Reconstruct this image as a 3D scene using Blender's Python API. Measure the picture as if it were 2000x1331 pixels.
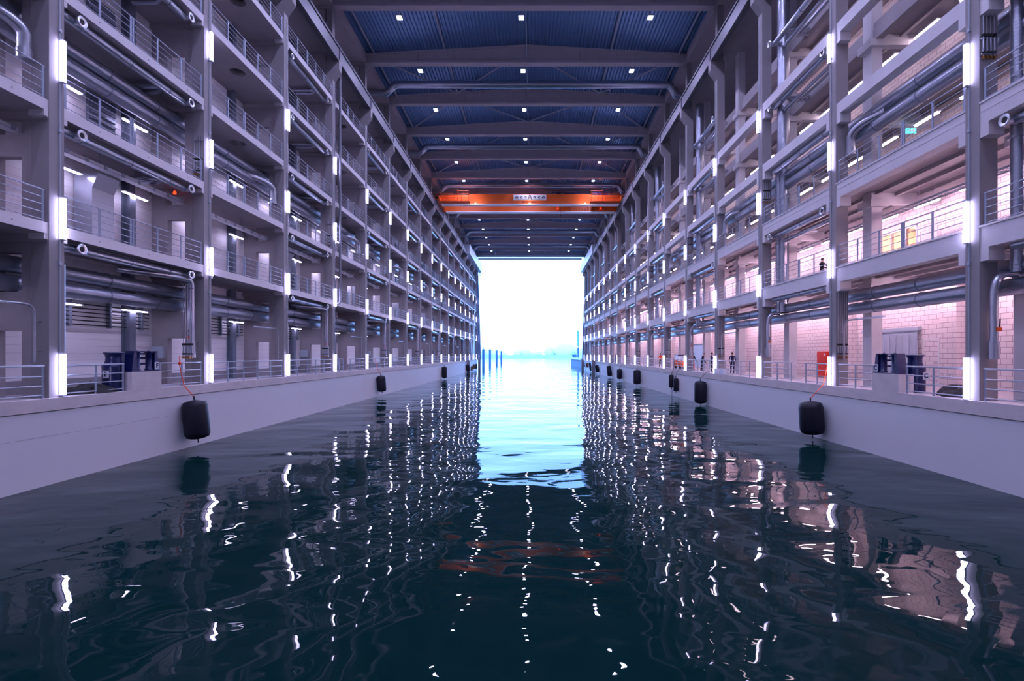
import bpy, math, random
from mathutils import Vector, Matrix
random.seed(7)
for o in list(bpy.data.objects): bpy.data.objects.remove(o)
SC = bpy.context.scene
COL = SC.collection
S = 1.25            # layout units -> metres
EYE = 3.55          # eye height above the water, in layout units

# ------------------------------------------------------------ camera
cd = bpy.data.cameras.new('camera'); cam = bpy.data.objects.new('camera', cd); COL.objects.link(cam)
cam.location = (0, 0, EYE*S); cam.rotation_euler = (math.pi/2, 0, 0)
cd.sensor_width = 36; cd.lens = 18.0
cd.shift_x = -0.020; cd.shift_y = 0.01375
cd.clip_end = 3000; cd.clip_start = 0.1
SC.camera = cam
# ------------------------------------------------------------ sky
W = bpy.data.worlds.new('sky'); SC.world = W; W.use_nodes = True
nt = W.node_tree; nt.nodes.clear()
wo = nt.nodes.new('ShaderNodeOutputWorld'); bg = nt.nodes.new('ShaderNodeBackground')
tc = nt.nodes.new('ShaderNodeTexCoord'); sep = nt.nodes.new('ShaderNodeSeparateXYZ')
rp = nt.nodes.new('ShaderNodeValToRGB')
rp.color_ramp.elements[0].position = 0.0; rp.color_ramp.elements[0].color = (0.24, 0.48, 1.0, 1)
rp.color_ramp.elements[1].position = 0.35; rp.color_ramp.elements[1].color = (0.17, 0.38, 1.0, 1)
nt.links.new(tc.outputs['Generated'], sep.inputs[0]); nt.links.new(sep.outputs['Z'], rp.inputs[0])
nt.links.new(rp.outputs[0], bg.inputs['Color']); bg.inputs['Strength'].default_value = 3.9
nt.links.new(bg.outputs[0], wo.inputs[0])
SC.view_settings.view_transform = 'Standard'; SC.view_settings.look = 'None'
SC.view_settings.gamma = 1.0; SC.view_settings.exposure = 1.0
SC.view_settings.use_curve_mapping = False
TUBE_E = 18.0; FLUO_E = 42.0; ROOF_E = 7.0; ROOF_W = 1250.0

# ------------------------------------------------------------ materials
def mat(name, col, rough=0.6, metal=0.0, noise=0.0, nscale=2.0, bump=0.0, emit=None, estr=0, spec=0.5):
    m = bpy.data.materials.new(name); m.use_nodes = True
    n = m.node_tree; b = n.nodes['Principled BSDF']
    b.inputs['Base Color'].default_value = (*col, 1); b.inputs['Roughness'].default_value = rough
    b.inputs['Metallic'].default_value = metal; b.inputs['Specular IOR Level'].default_value = spec
    if noise:
        t = n.nodes.new('ShaderNodeTexCoord'); no = n.nodes.new('ShaderNodeTexNoise')
        no.inputs['Scale'].default_value = nscale; no.inputs['Detail'].default_value = 6; no.inputs['Roughness'].default_value = 0.65
        mx = n.nodes.new('ShaderNodeMix'); mx.data_type = 'RGBA'
        mx.inputs[6].default_value = (*[c*(1-noise) for c in col], 1); mx.inputs[7].default_value = (*[min(1, c*(1+noise)) for c in col], 1)
        n.links.new(t.outputs['Object'], no.inputs['Vector']); n.links.new(no.outputs['Fac'], mx.inputs[0]); n.links.new(mx.outputs[2], b.inputs['Base Color'])
        if bump:
            bp = n.nodes.new('ShaderNodeBump'); bp.inputs['Strength'].default_value = bump; bp.inputs['Distance'].default_value = 0.02
            n.links.new(no.outputs['Fac'], bp.inputs['Height']); n.links.new(bp.outputs[0], b.inputs['Normal'])
    if emit:
        b.inputs['Emission Color'].default_value = (*emit, 1); b.inputs['Emission Strength'].default_value = estr
    return m
M = {}
M['concrete'] = mat('concrete', (0.34, 0.315, 0.335), 0.75, noise=0.16, nscale=1.3, bump=0.15)
M['column'] = mat('column concrete', (0.27, 0.258, 0.275), 0.7, noise=0.12, nscale=1.1, bump=0.1)
M['precast'] = mat('precast concrete', (0.62, 0.61, 0.64), 0.7, noise=0.12, nscale=1.1, bump=0.1)
M['beam'] = mat('roof beam concrete', (0.42, 0.38, 0.41), 0.75, noise=0.12, nscale=1.0)
M['floor'] = mat('floor screed', (0.42, 0.39, 0.42), 0.55, noise=0.12, nscale=0.8)
M['panel'] = mat('white wall panel', (0.72, 0.70, 0.72), 0.5, noise=0.05, nscale=0.6)
M['plinth'] = mat('grey wall plinth', (0.28, 0.27, 0.30), 0.7, noise=0.08)
M['steel'] = mat('painted steel', (0.20, 0.23, 0.30), 0.45, 0.3)
M['steel_beam'] = mat('crane rail paint', (0.15, 0.155, 0.19), 0.5, 0.1)
M['purlin'] = mat('purlin steel', (0.40, 0.42, 0.50), 0.5, 0.1)
M['rail'] = mat('galvanised rail', (0.38, 0.43, 0.52), 0.5, 0.3)
M['post'] = mat('galvanised flat post', (0.26, 0.31, 0.40), 0.5, 0.4)
M['dark'] = mat('black rubber', (0.006, 0.008, 0.020), 0.5, spec=0.3)
M['black'] = mat('black matte', (0.015, 0.015, 0.02), 0.8)
M['blue'] = mat('navy enamel', (0.004, 0.010, 0.085), 0.28, spec=0.7)
M['orange'] = mat('crane orange', (0.80, 0.13, 0.012), 0.5, noise=0.06, nscale=0.5)
M['vest'] = mat('orange workwear', (0.85, 0.12, 0.02), 0.8)
M['red'] = mat('red enamel', (0.72, 0.03, 0.015), 0.45)
M['rope'] = mat('orange rope', (0.85, 0.10, 0.03), 0.8)
M['brownrope'] = mat('tarred rope', (0.12, 0.06, 0.03), 0.9)
M['white'] = mat('white paint', (0.80, 0.80, 0.82), 0.4)
M['plate'] = mat('sign plate', (0.62, 0.66, 0.74), 0.45)
M['ink'] = mat('dark lettering', (0.015, 0.02, 0.05), 0.6)
M['yellow'] = mat('yellow sign', (0.85, 0.42, 0.02), 0.5)
M['wood'] = mat('orange timber lining', (0.85, 0.30, 0.12), 0.6, noise=0.15, nscale=3)
M['brass'] = mat('brass fittings', (0.45, 0.20, 0.06), 0.4, 0.8)
M['skin'] = mat('skin', (0.50, 0.28, 0.20), 0.6)
M['navy'] = mat('dark blue workwear', (0.012, 0.022, 0.10), 0.85)
M['char'] = mat('charcoal workwear', (0.02, 0.022, 0.035), 0.85)
M['hair'] = mat('dark hair', (0.012, 0.009, 0.009), 0.7)
M['quay'] = mat('painted quay wall', (0.64, 0.66, 0.71), 0.6, noise=0.05, nscale=0.25)
M['coping'] = mat('coping concrete', (0.58, 0.54, 0.555), 0.75, noise=0.22, nscale=1.6, bump=0.2)
M['shed'] = mat('blue steel gate', (0.10, 0.17, 0.30), 0.45, 0.3)
M['clad'] = mat('light metal cladding', (0.50, 0.58, 0.68), 0.35, 0.3)
M['far'] = mat('hazy bank', (0.52, 0.62, 0.58), 0.9, noise=0.1, nscale=0.02)  # distance haze is put into this pale colour
M['fartree'] = mat('hazy trees', (0.62, 0.80, 0.72), 0.95)  # paler than foliage: the haze over the trees is in the colour
M['pile'] = mat('dark blue steel pile', (0.03, 0.10, 0.22), 0.5)
M['jetty'] = mat('jetty timber', (0.10, 0.16, 0.24), 0.8, noise=0.3, nscale=1)
M['banner'] = mat('blue banner', (0.16, 0.42, 0.70), 0.7)
M['tube'] = mat('lit tube', (1, 1, 1), 0.5, emit=(0.60, 0.55, 1.0), estr=TUBE_E)
M['fluo'] = mat('lit fluorescent', (1, 1, 1), 0.5, emit=(1.0, 0.64, 0.84), estr=FLUO_E)
M['batten'] = mat('dim lit batten', (1, 1, 1), 0.5, emit=(0.70, 0.62, 1.0), estr=12.0)
M['fluo_dim'] = mat('lit upper fluorescent', (1, 1, 1), 0.5, emit=(1.0, 0.74, 0.90), estr=9.0)
M['roofled'] = mat('lit roof lamp', (1, 1, 1), 0.5, emit=(0.62, 0.68, 1.0), estr=ROOF_E)
M['exit'] = mat('lit exit sign', (0.0, 0.4, 0.5), 0.5, emit=(0.05, 0.55, 0.62), estr=1.6)
M['redlamp'] = mat('red beacon', (0.8, 0.03, 0.01), 0.4, emit=(1, 0.05, 0.01), estr=1.2)
M['warm'] = mat('warm lamp', (1, 1, 1), 0.5, emit=(1.0, 0.55, 0.3), estr=22)
M['white_dim'] = mat('white lamp housing', (0.75, 0.76, 0.85), 0.4)

def duct_mat():
    m = mat('spiral duct', (0.40, 0.44, 0.52), 0.30, 0.85)
    n = m.node_tree; b = n.nodes['Principled BSDF']
    t = n.nodes.new('ShaderNodeTexCoord')
    h = None
    for ax in 'yz':
        w = n.nodes.new('ShaderNodeTexWave'); w.wave_type = 'BANDS'; w.bands_direction = ax.upper()
        w.inputs['Scale'].default_value = 2.6
        n.links.new(t.outputs['Object'], w.inputs['Vector'])
        if h is None: h = w
        else:
            mm = n.nodes.new('ShaderNodeMath'); mm.operation = 'ADD'
            n.links.new(h.outputs['Fac'], mm.inputs[0]); n.links.new(w.outputs['Fac'], mm.inputs[1]); h = mm
    bp = n.nodes.new('ShaderNodeBump'); bp.inputs['Strength'].default_value = 0.25; bp.inputs['Distance'].default_value = 0.01
    n.links.new(h.outputs[0], bp.inputs['Height']); n.links.new(bp.outputs[0], b.inputs['Normal'])
    return m
M['duct'] = duct_mat()
M['pipe'] = mat('zinc pipe', (0.50, 0.54, 0.62), 0.28, 0.9)
M['ring'] = mat('bright steel collar', (0.80, 0.82, 0.86), 0.25, 0.7)
def deck_mat():
    return mat('blue roof sheeting', (0.19, 0.33, 0.56), 0.36, 0.45)
M['deck'] = deck_mat()
def brick_mat():
    m = mat('white blockwork', (0.78, 0.66, 0.68), 0.6); n = m.node_tree; b = n.nodes['Principled BSDF']
    t = n.nodes.new('ShaderNodeTexCoord'); sp = n.nodes.new('ShaderNodeSeparateXYZ'); cb = n.nodes.new('ShaderNodeCombineXYZ')
    ad = n.nodes.new('ShaderNodeMath'); ad.operation = 'ADD'
    br = n.nodes.new('ShaderNodeTexBrick'); br.inputs['Scale'].default_value = 1.0
    br.inputs['Brick Width'].default_value = 0.55; br.inputs['Row Height'].default_value = 0.25; br.inputs['Mortar Size'].default_value = 0.011
    br.inputs['Color1'].default_value = (0.84, 0.76, 0.78, 1); br.inputs['Color2'].default_value = (0.79, 0.71, 0.73, 1); br.inputs['Mortar'].default_value = (0.34, 0.26, 0.30, 1)
    n.links.new(t.outputs['Object'], sp.inputs[0]); n.links.new(sp.outputs['X'], ad.inputs[0]); n.links.new(sp.outputs['Y'], ad.inputs[1])
    n.links.new(ad.outputs[0], cb.inputs[0]); n.links.new(sp.outputs['Z'], cb.inputs[1]); n.links.new(cb.outputs[0], br.inputs['Vector'])
    n.links.new(br.outputs['Color'], b.inputs['Base Color']); return m
M['brick'] = brick_mat()
def panelwall_mat():
    m = mat('white panelled wall', (0.70, 0.68, 0.70), 0.5); n = m.node_tree; b = n.nodes['Principled BSDF']
    t = n.nodes.new('ShaderNodeTexCoord'); sp = n.nodes.new('ShaderNodeSeparateXYZ'); cb = n.nodes.new('ShaderNodeCombineXYZ')
    br = n.nodes.new('ShaderNodeTexBrick'); br.inputs['Scale'].default_value = 1.0; br.offset = 0
    br.inputs['Brick Width'].default_value = 30; br.inputs['Row Height'].default_value = 0.30; br.inputs['Mortar Size'].default_value = 0.006
    br.inputs['Color1'].default_value = (0.86, 0.84, 0.86, 1); br.inputs['Color2'].default_value = (0.83, 0.81, 0.84, 1); br.inputs['Mortar'].default_value = (0.55, 0.52, 0.56, 1)
    n.links.new(t.outputs['Object'], sp.inputs[0]); n.links.new(sp.outputs['Y'], cb.inputs[0])
    n.links.new(sp.outputs['Z'], cb.inputs[1]); n.links.new(cb.outputs[0], br.inputs['Vector'])
    n.links.new(br.outputs['Color'], b.inputs['Base Color']); return m
M['panelwall'] = panelwall_mat()
def water_mat():
    m = mat('harbour water', (0.003, 0.024, 0.024), 0.01, spec=0.5); n = m.node_tree; b = n.nodes['Principled BSDF']
    b.inputs['IOR'].default_value = 1.20
    t = n.nodes.new('ShaderNodeTexCoord')
    def nz(scale, det, dist, sx=1, sy=1):
        mp = n.nodes.new('ShaderNodeMapping'); mp.inputs['Scale'].default_value = (sx, sy, 1)
        a = n.nodes.new('ShaderNodeTexNoise'); a.inputs['Scale'].default_value = scale; a.inputs['Detail'].default_value = det
        a.inputs['Roughness'].default_value = 0.42; a.inputs['Distortion'].default_value = 0.6
        n.links.new(t.outputs['Object'], mp.inputs[0]); n.links.new(mp.outputs[0], a.inputs['Vector'])
        mu = n.nodes.new('ShaderNodeMath'); mu.operation = 'MULTIPLY'; mu.inputs[1].default_value = dist
        n.links.new(a.outputs['Fac'], mu.inputs[0]); return mu
    a = nz(0.36, 0.6, 0.105, 0.62, 1.05); c = nz(1.5, 0.5, 0.010, 0.7, 1.1)
    ad = n.nodes.new('ShaderNodeMath'); ad.operation = 'ADD'; n.links.new(a.outputs[0], ad.inputs[0]); n.links.new(c.outputs[0], ad.inputs[1])
    bp = n.nodes.new('ShaderNodeBump'); bp.inputs['Strength'].default_value = 1.0; bp.inputs['Distance'].default_value = 1.0
    n.links.new(ad.outputs[0], bp.inputs['Height']); n.links.new(bp.outputs[0], b.inputs['Normal']); return m
M['water'] = water_mat()
def glass_mat():
    m = bpy.data.materials.new('clear glazing'); m.use_nodes = True; b = m.node_tree.nodes['Principled BSDF']
    b.inputs['Transmission Weight'].default_value = 1; b.inputs['Roughness'].default_value = 0.02; b.inputs['Base Color'].default_value = (0.9, 0.95, 1, 1); b.inputs['IOR'].default_value = 1.05
    return m
M['glass'] = glass_mat()

# ------------------------------------------------------------ mesh helper (layout units in, metres out)
class MB:
    def __init__(s): s.v = []; s.f = []; s.m = []; s.sm = []
    def add(s, vs, fs, mi=0, smooth=False):
        o = len(s.v); s.v += [tuple(v) for v in vs]
        for f in fs: s.f.append([o+i for i in f]); s.m.append(mi); s.sm.append(smooth)
        return s
    def box(s, x0, x1, y0, y1, z0, z1, mi=0):
        if x0 > x1: x0, x1 = x1, x0
        if y0 > y1: y0, y1 = y1, y0
        if z0 > z1: z0, z1 = z1, z0
        v = [(x0,y0,z0),(x1,y0,z0),(x1,y1,z0),(x0,y1,z0),(x0,y0,z1),(x1,y0,z1),(x1,y1,z1),(x0,y1,z1)]
        return s.add(v, [(0,3,2,1),(4,5,6,7),(0,1,5,4),(1,2,6,5),(2,3,7,6),(3,0,4,7)], mi)
    def prism(s, poly, axis, a, b, mi=0):
        # poly of 2-tuples in the two other axes (x: (y,z), y: (x,z), z: (x,y))
        def P(p, t): return (t,p[0],p[1]) if axis == 'x' else (p[0],t,p[1]) if axis == 'y' else (p[0],p[1],t)
        n = len(poly); v = [P(p,a) for p in poly]+[P(p,b) for p in poly]
        fs = [tuple(range(n)), tuple(range(2*n-1, n-1, -1))]+[(i, n+i, n+(i+1)%n, (i+1)%n) for i in range(n)]
        return s.add(v, fs, mi)
    def tube(s, pts, r, n=10, mi=0, caps=True, rs=None):
        pts = [Vector(p) for p in pts]; rs = rs or [r]*len(pts); vs = []; prev = None
        for i, p in enumerate(pts):
            a = (pts[i]-pts[i-1]).normalized() if i else None
            b = (pts[i+1]-pts[i]).normalized() if i < len(pts)-1 else None
            t = ((a or b)+(b or a)).normalized()
            k = 1.0/max(0.5, abs(t.dot(a or b)))
            if prev is None:
                u = Vector((0,0,1)) if abs(t.z) < 0.9 else Vector((1,0,0))
                u = (u - t*u.dot(t)).normalized()
            else:
                u = (prev - t*prev.dot(t)).normalized()
            w = t.cross(u); prev = u
            for j in range(n):
                an = 2*math.pi*j/n; vs.append(p+(u*math.cos(an)+w*math.sin(an))*rs[i]*(k if k < 1.2 else 1.1))
        fs = []
        for i in range(len(pts)-1):
            for j in range(n):
                a = i*n+j; b = i*n+(j+1)%n; fs.append((a, a+n, b+n, b))
        s.add(vs, fs, mi, True)
        if caps:
            o = len(vs)-n
            s.add(vs[:n], [tuple(range(n))], mi); s.add(vs[o:], [tuple(range(n-1, -1, -1))], mi)
        return s
    def lathe(s, prof, c=(0,0,0), n=24, axis='z', mi=0, smooth=True):
        vs = []; fs = []
        for (r, h) in prof:
            for j in range(n):
                a = 2*math.pi*j/n; x, y = r*math.cos(a), r*math.sin(a)
                p = (x,y,h) if axis == 'z' else (h,x,y) if axis == 'x' else (x,h,y)
                vs.append((c[0]+p[0], c[1]+p[1], c[2]+p[2]))
        m_ = len(prof)
        for i in range(m_-1):
            for j in range(n):
                a = i*n+j; b = i*n+(j+1)%n; fs.append((a, b, b+n, a+n))
        s.add(vs, fs, mi, smooth)
        s.add(vs[:n], [tuple(range(n-1,-1,-1))], mi); s.add(vs[-n:], [tuple(range(n))], mi)
        return s
    def mesh(s, mats, name='m'):
        me = bpy.data.meshes.new(name); me.from_pydata([(x*S, y*S, z*S) for x, y, z in s.v], [], s.f)
        for m_ in mats: me.materials.append(M[m_])
        me.polygons.foreach_set('material_index', s.m); me.polygons.foreach_set('use_smooth', s.sm); me.update()
        return me
def arc(p, c1, q, n=6):   # quadratic bend from p to q around corner c1
    p, c1, q = Vector(p), Vector(c1), Vector(q)
    return [((1-t)**2)*p+2*t*(1-t)*c1+t*t*q for t in [i/n for i in range(n+1)]]

def link(name, me, loc=(0,0,0), parent=None):
    o = bpy.data.objects.new(name, me); COL.objects.link(o); o.location = [c*S for c in loc]
    if parent: o.parent = parent
    return o
LABELS = {}
def tag(o, label, cat, group=None, kind=None):
    if label: o['label'] = label; LABELS.setdefault(label, []).append(o.name)
    if cat: o['category'] = cat
    if group: o['group'] = group
    if kind: o['kind'] = kind
    return o
def one(name, mb, mats, label, cat, loc=(0,0,0), group=None, kind=None):
    return tag(link(name, mb if isinstance(mb, bpy.types.Mesh) else mb.mesh(mats, name), loc), label, cat, group, kind)
def thing(name, label, cat, loc=(0,0,0), group=None):
    return tag(link(name, None, loc), label, cat, group)
def struct(name, mb, mats, label, cat='wall'):
    return one(name, mb, mats, label, cat, kind='structure')
CACHE = {}
def cached(key, fn):
    if key not in CACHE: CACHE[key] = fn()
    return CACHE[key]
def part(name, me, parent, loc=(0,0,0), label=None):
    o = link(name, me, loc, parent)
    if label: o['label'] = label
    return o
ORD = ['first','second','third','fourth','fifth','sixth','seventh','eighth','ninth','tenth','eleventh','twelfth','thirteenth','fourteenth','fifteenth','sixteenth','seventeenth','eighteenth','nineteenth']
BEH = {-1: 'just outside the near picture edge', -2: 'beside the viewer, second outside the picture edge', -3: 'behind the viewer, third outside the picture edge'}
SIDE = {-1: 'left', 1: 'right'}
def bay(k): return {-1: 'bay at the picture edge', -2: 'bay beside the viewer', -3: 'bay behind the viewer'}[k] if k < 0 else ORD[k]+' full bay'
def gal(l): return 'quay level' if l == 0 else ORD[l-1]+' gallery up'

# ------------------------------------------------------------ layout (units; R = height above the eye)
R = lambda r: r+EYE
D = 6.613; Y0 = 14.3
Y = lambda k: Y0+k*D
KN = 16; YE = 122.0; YB = -14.0
FX = {-1: 13.2, 1: 12.2}
FL = {-1: R(-1.19), 1: R(-1.27)}
COPB = {-1: R(-1.53), 1: R(-1.65)}
LV = {-1: [R(3.6), R(6.95), R(10.3), R(13.65), R(17.0)], 1: [R(3.5), R(6.87), R(10.07), R(13.3), R(16.7)]}
TH = {-1: [.3]*5, 1: [.6, .6, .45, .45, .45]}
BACK = {-1: 15.4, 1: 16.5}
HOLE = {-1: (14.05, 14.75)}
CR_B, CR_T = R(19.4), R(20.4)
BM = R(23.1)

# ------------------------------------------------------------ large structure
w = MB(); w.add([(-500,-40,0),(500,-40,0),(500,560,0),(-500,560,0)], [(0,1,2,3)])
struct('water', w, ['water'], 'dark teal harbour water filling the dock and reaching the far bank', 'water')
bed = MB().box(-40,40,YB-1,YE+2,-4.4,-4.0)
struct('floor', bed, ['concrete'], 'concrete bed under the dock water', 'floor')
for s in (-1, 1):
    F = FX[s]; b = MB().box(s*(F-0.05), s*(F+6), YB, YE, -4, COPB[s]-0.02)
    if s < 0:
        for y0_, y1_ in ((9.5, 12.9), (13.0, 14.6), (14.75, 15.0), (15.15, 16.6), (16.8, 18.1), (18.3, 18.5)): b.box(-F+0.045, -F+0.053, y0_, y1_, R(-2.222), R(-2.214), 1)
    for j in range(4, 44): b.box(s*(F-0.053), s*(F-0.045), 20+j*2.2, 20.012+j*2.2, 0.05, COPB[s]-0.03, 2)
    struct('wall_'+SIDE[s], b, ['quay', 'plinth', 'panel'], f'smooth grey painted quay wall along the {SIDE[s]} of the water', 'quay wall')
    b = MB().box(s*(F-0.08), s*(F+0.42), YB, YE, COPB[s], FL[s])
    struct('trim_%d' % (1 if s < 0 else 2), b, ['coping'], f'weathered concrete coping beam topping the {SIDE[s]} quay wall', 'coping')
    b = MB().box(s*(F+0.42), s*(BACK[s]+0.3), YB, YE, COPB[s], FL[s]-0.01)
    struct('floor', b, ['floor'], f'screeded floor of the {SIDE[s]} quay behind the coping', 'floor')
# left rear wall
b = MB().box(-BACK[-1], -BACK[-1]-0.3, YB, YE, FL[-1]+0.4, R(23.2), 0)
b.box(-BACK[-1]+0.03, -BACK[-1]-0.3, YB, YE, FL[-1]-0.3, FL[-1]+0.4, 1)
struct('wall_back_left', b, ['panelwall','plinth'], 'white panelled rear wall behind the left galleries', 'wall')
# right rear wall, with an office opening in the nearest bay of the first gallery
F1 = LV[1][0]; OY0, OY1, OZ0, OZ1 = 21.95, 26.6, F1+0.04, F1+2.12
xr0, xr1 = BACK[1], BACK[1]+0.3
b = MB()
b.box(xr0, xr1, YB, YE, FL[1]-0.3, OZ0); b.box(xr0, xr1, YB, YE, OZ1, R(23.2))
b.box(xr0, xr1, YB, OY0, OZ0, OZ1); b.box(xr0, xr1, OY1, YE, OZ0, OZ1)
struct('wall_back_right', b, ['brick'], 'pale blockwork rear wall behind the right galleries', 'wall')
b = MB().box(-20, 20, YB-0.4, YB, -4, R(25.2)); struct('wall_rear', b, ['concrete'], 'concrete end wall behind the camera', 'wall')
# roof deck, corrugated gable
def deckz(x):
    xm = -0.5; half = 12.7
    return R(24.62)-0.72*min(1, abs(x-xm)/half)
def build_deck():
    b = MB(); p = 0.27; n = int((25.4+0.6)/p); pts = []
    for i in range(n+1):
        x = -13.5+i*p
        for dx, h in ((0,0),(0.07,0),(0.125,0.12),(0.215,0.12),(0.265,0)): pts.append((x+dx, deckz(x)+0.03+h))
    vs = []; ys = [YB, YE+0.3]
    for y in ys: vs += [(x,y,z) for x, z in pts]
    m_ = len(pts); b.add(vs, [(i, i+1, m_+i+1, m_+i) for i in range(m_-1)])
    b.prism([(-13.5, deckz(-13.5)+0.3), (-0.5, R(25.1)), (12.6, deckz(12.6)+0.3), (12.6, deckz(12.6)+0.4), (-0.5, R(25.3)), (-13.5, deckz(-13.5)+0.4)], 'y', YB, YE+0.3)
    return b
struct('ceiling', build_deck(), ['deck'], 'blue corrugated metal roof deck spanning the hall', 'ceiling')
for s in (-1, 1):
    F = FX[s]
    b = MB().box(s*F, s*(BACK[s]+0.3), YB, YE, BM, BM+0.25); b.box(s*F, s*(F+0.25), YB, YE, BM+0.25, R(24.05))
    struct('ceiling', b, ['beam'], f'concrete soffit over the topmost {SIDE[s]} gallery', 'ceiling')
    b = MB().box(s*(F+0.02), s*BACK[s], YB, YE, CR_B+0.6, CR_B+0.85)
    struct('floor', b, ['concrete'], f'long concrete walkway slab behind the {SIDE[s]} crane beam', 'floor')
# gate end of the hall
b = MB().box(-15.7, 16.8, YE, YE+0.5, R(23.3), R(25.3))
for s in (-1, 1): b.box(s*(FX[s]+0.35), s*(BACK[s]+0.3), YE, YE+0.5, FL[s], R(23.3))
struct('wall_gate', b, ['shed'], 'dark blue cladding around the sea gate at the far end', 'wall')

# ------------------------------------------------------------ left / right column frames
def shaft_mb(s, lo):
    F = FX[s]; b = MB(); dp = 0.5; w0, w1 = -0.32, 0.13
    b.box(s*F, s*(F+dp), w0, w1, lo, R(18.2))
    o = 0.43
    b.prism([(s*F, R(18.2)), (s*(F-o), R(18.8)), (s*(F-o), R(19.4)), (s*(F+dp), R(19.4)), (s*(F+dp), R(18.2))][::(1 if s > 0 else -1)], 'y', w0, w1)
    b.box(s*(F+0.02), s*(F+0.42), w0+0.02, w1-0.02, R(19.4), BM)
    return b
def fin_mb(s):
    b = MB(); F = FX[s]; h0, h1 = HOLE[s]; y0, y1 = -0.22, 0.03
    fl = [FL[s]]+LV[s]+[CR_B+0.85]; tops = [z-0.3 for z in LV[s]]+[CR_B+0.6, BM]
    for i, (a, t) in enumerate(zip(fl, tops)):
        b.box(s*(F+0.5), s*h0, y0, y1, a, t); b.box(s*h1, s*(BACK[s]), y0, y1, a, t)
        dz = a+1.85
        if i == 0: b.box(s*h0, s*h1, y0, y1, dz, R(1.72)); b.box(s*h0, s*h1, y0, y1, R(2.80), t)
        elif i == 1: b.box(s*h0, s*h1, y0, y1, dz, R(6.05)); b.box(s*h0, s*h1, y0, y1, R(6.4), t)
        elif i == 2: b.box(s*h0, s*h1, y0, y1, R(9.86), t)
        else: b.box(s*h0, s*h1, y0, y1, dz, t)
        b.box(s*(F+0.03), s*BACK[s], y0-0.12, y1+0.12, t-0.22, t)
    return b
def corbel_mb(s):
    b = MB(); F = FX[s]
    for i, z in enumerate(LV[s]):
        if s > 0 and i > 3: continue
        zt = z-TH[s][i]; d = 0.26 if s > 0 else 0.12; h = 0.36 if s > 0 else 0.16
        b.box(s*(F+0.02), s*(F+0.45), -0.32-d, -0.32, zt-h, zt); b.box(s*(F+0.02), s*(F+0.45), 0.13, 0.13+d, zt-h, zt)
    return b
def conduit_mb(s):
    F = FX[s]; b = MB().tube([(s*(F-0.02), -0.02, FL[s]+0.1), (s*(F-0.02), -0.02, R(18.0))], 0.014, 6)
    for z in (R(2.5), R(6.2), R(9.0), R(12.0)): b.box(s*(F-0.05), s*F, -0.06, 0.02, z, z+0.09)
    return b
for s in (-1, 1):
    for k in range(-3, KN+1):
        if s < 0 or True:
            t = thing('concrete_column', f'tall concrete column of the {SIDE[s]} galleries, '+(BEH[k] if k < 0 else f'{ORD[k]} from the camera'), 'column', (0, Y(k), 0), f'{SIDE[s]} gallery columns')
            part('shaft', cached(('shaft', s), lambda: shaft_mb(s, FL[s]).mesh(['column'])), t)
            part('corbels', cached(('corb', s), lambda: corbel_mb(s).mesh(['precast'])), t)
            part('conduit', cached(('cond', s), lambda: conduit_mb(s).mesh(['rail'])), t)
            if s < 0: part('fin_wall', cached(('fin', s), lambda: fin_mb(s).mesh(['concrete'])), t)
# second row on the right
def inner_col():
    b = MB().box(13.62, 14.05, -0.35, 0.2, FL[1], BM)
    for z in LV[1]: b.box(13.5, 14.2, -0.5, 0.35, z-0.95, z-0.65); b.box(14.0, 16.48, -0.2, 0.1, z-0.76, z-0.31)
    return b
for k in range(-1, KN+1):
    one('concrete_pillar', cached('inner', lambda: inner_col().mesh(['precast'])), None,
        'square pillar in the inner row of the right galleries, '+('beyond the near picture edge' if k < 0 else f'{ORD[k]} from the camera'), 'pillar', (0, Y(k), 0), 'inner row pillars')

# ------------------------------------------------------------ gallery slabs and front beams
def slab_hole(z0, z1):   # left slab; a black disc caps its round opening to darken it
    b = MB(); F = 13.22; L = D; y0, y1 = 0.13, L-0.32; cx, cy, r = -13.95, L/2, 0.35
    xa, xb = -14.45, -13.45; ya, yb = cy-0.5, cy+0.5
    b.box(-F, xb, y0, y1, z0, z1); b.box(xa, -15.4, y0, y1, z0, z1)
    b.box(xa, xb, y0, ya, z0, z1); b.box(xa, xb, yb, y1, z0, z1)
    n = 24; top = []; vs = []
    for z in (z0, z1):
        for j in range(n):
            a = 2*math.pi*j/n; c, d = math.cos(a), math.sin(a); q = 0.5/max(abs(c), abs(d))
            vs.append((cx+r*c, cy+r*d, z)); vs.append((cx+q*c, cy+q*d, z))
    fs = []
    for j in range(n):
        a, a2 = 2*j, 2*((j+1)%n); o = 2*n
        fs += [(a, a+1, a2+1, a2), (o+a, o+a2, o+a2+1, o+a+1), (a, a2, o+a2, o+a)]
    b.add(vs, fs); b.lathe([(r+0.02, z1-0.03), (r+0.02, z1+0.01)], (cx, cy, 0), 24, 'z', 1); b.box(-13.215, -13.225, y0, y1, z0, z1, 2); return b  # lighter front sheet carries the lit look of the slab edge
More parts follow.
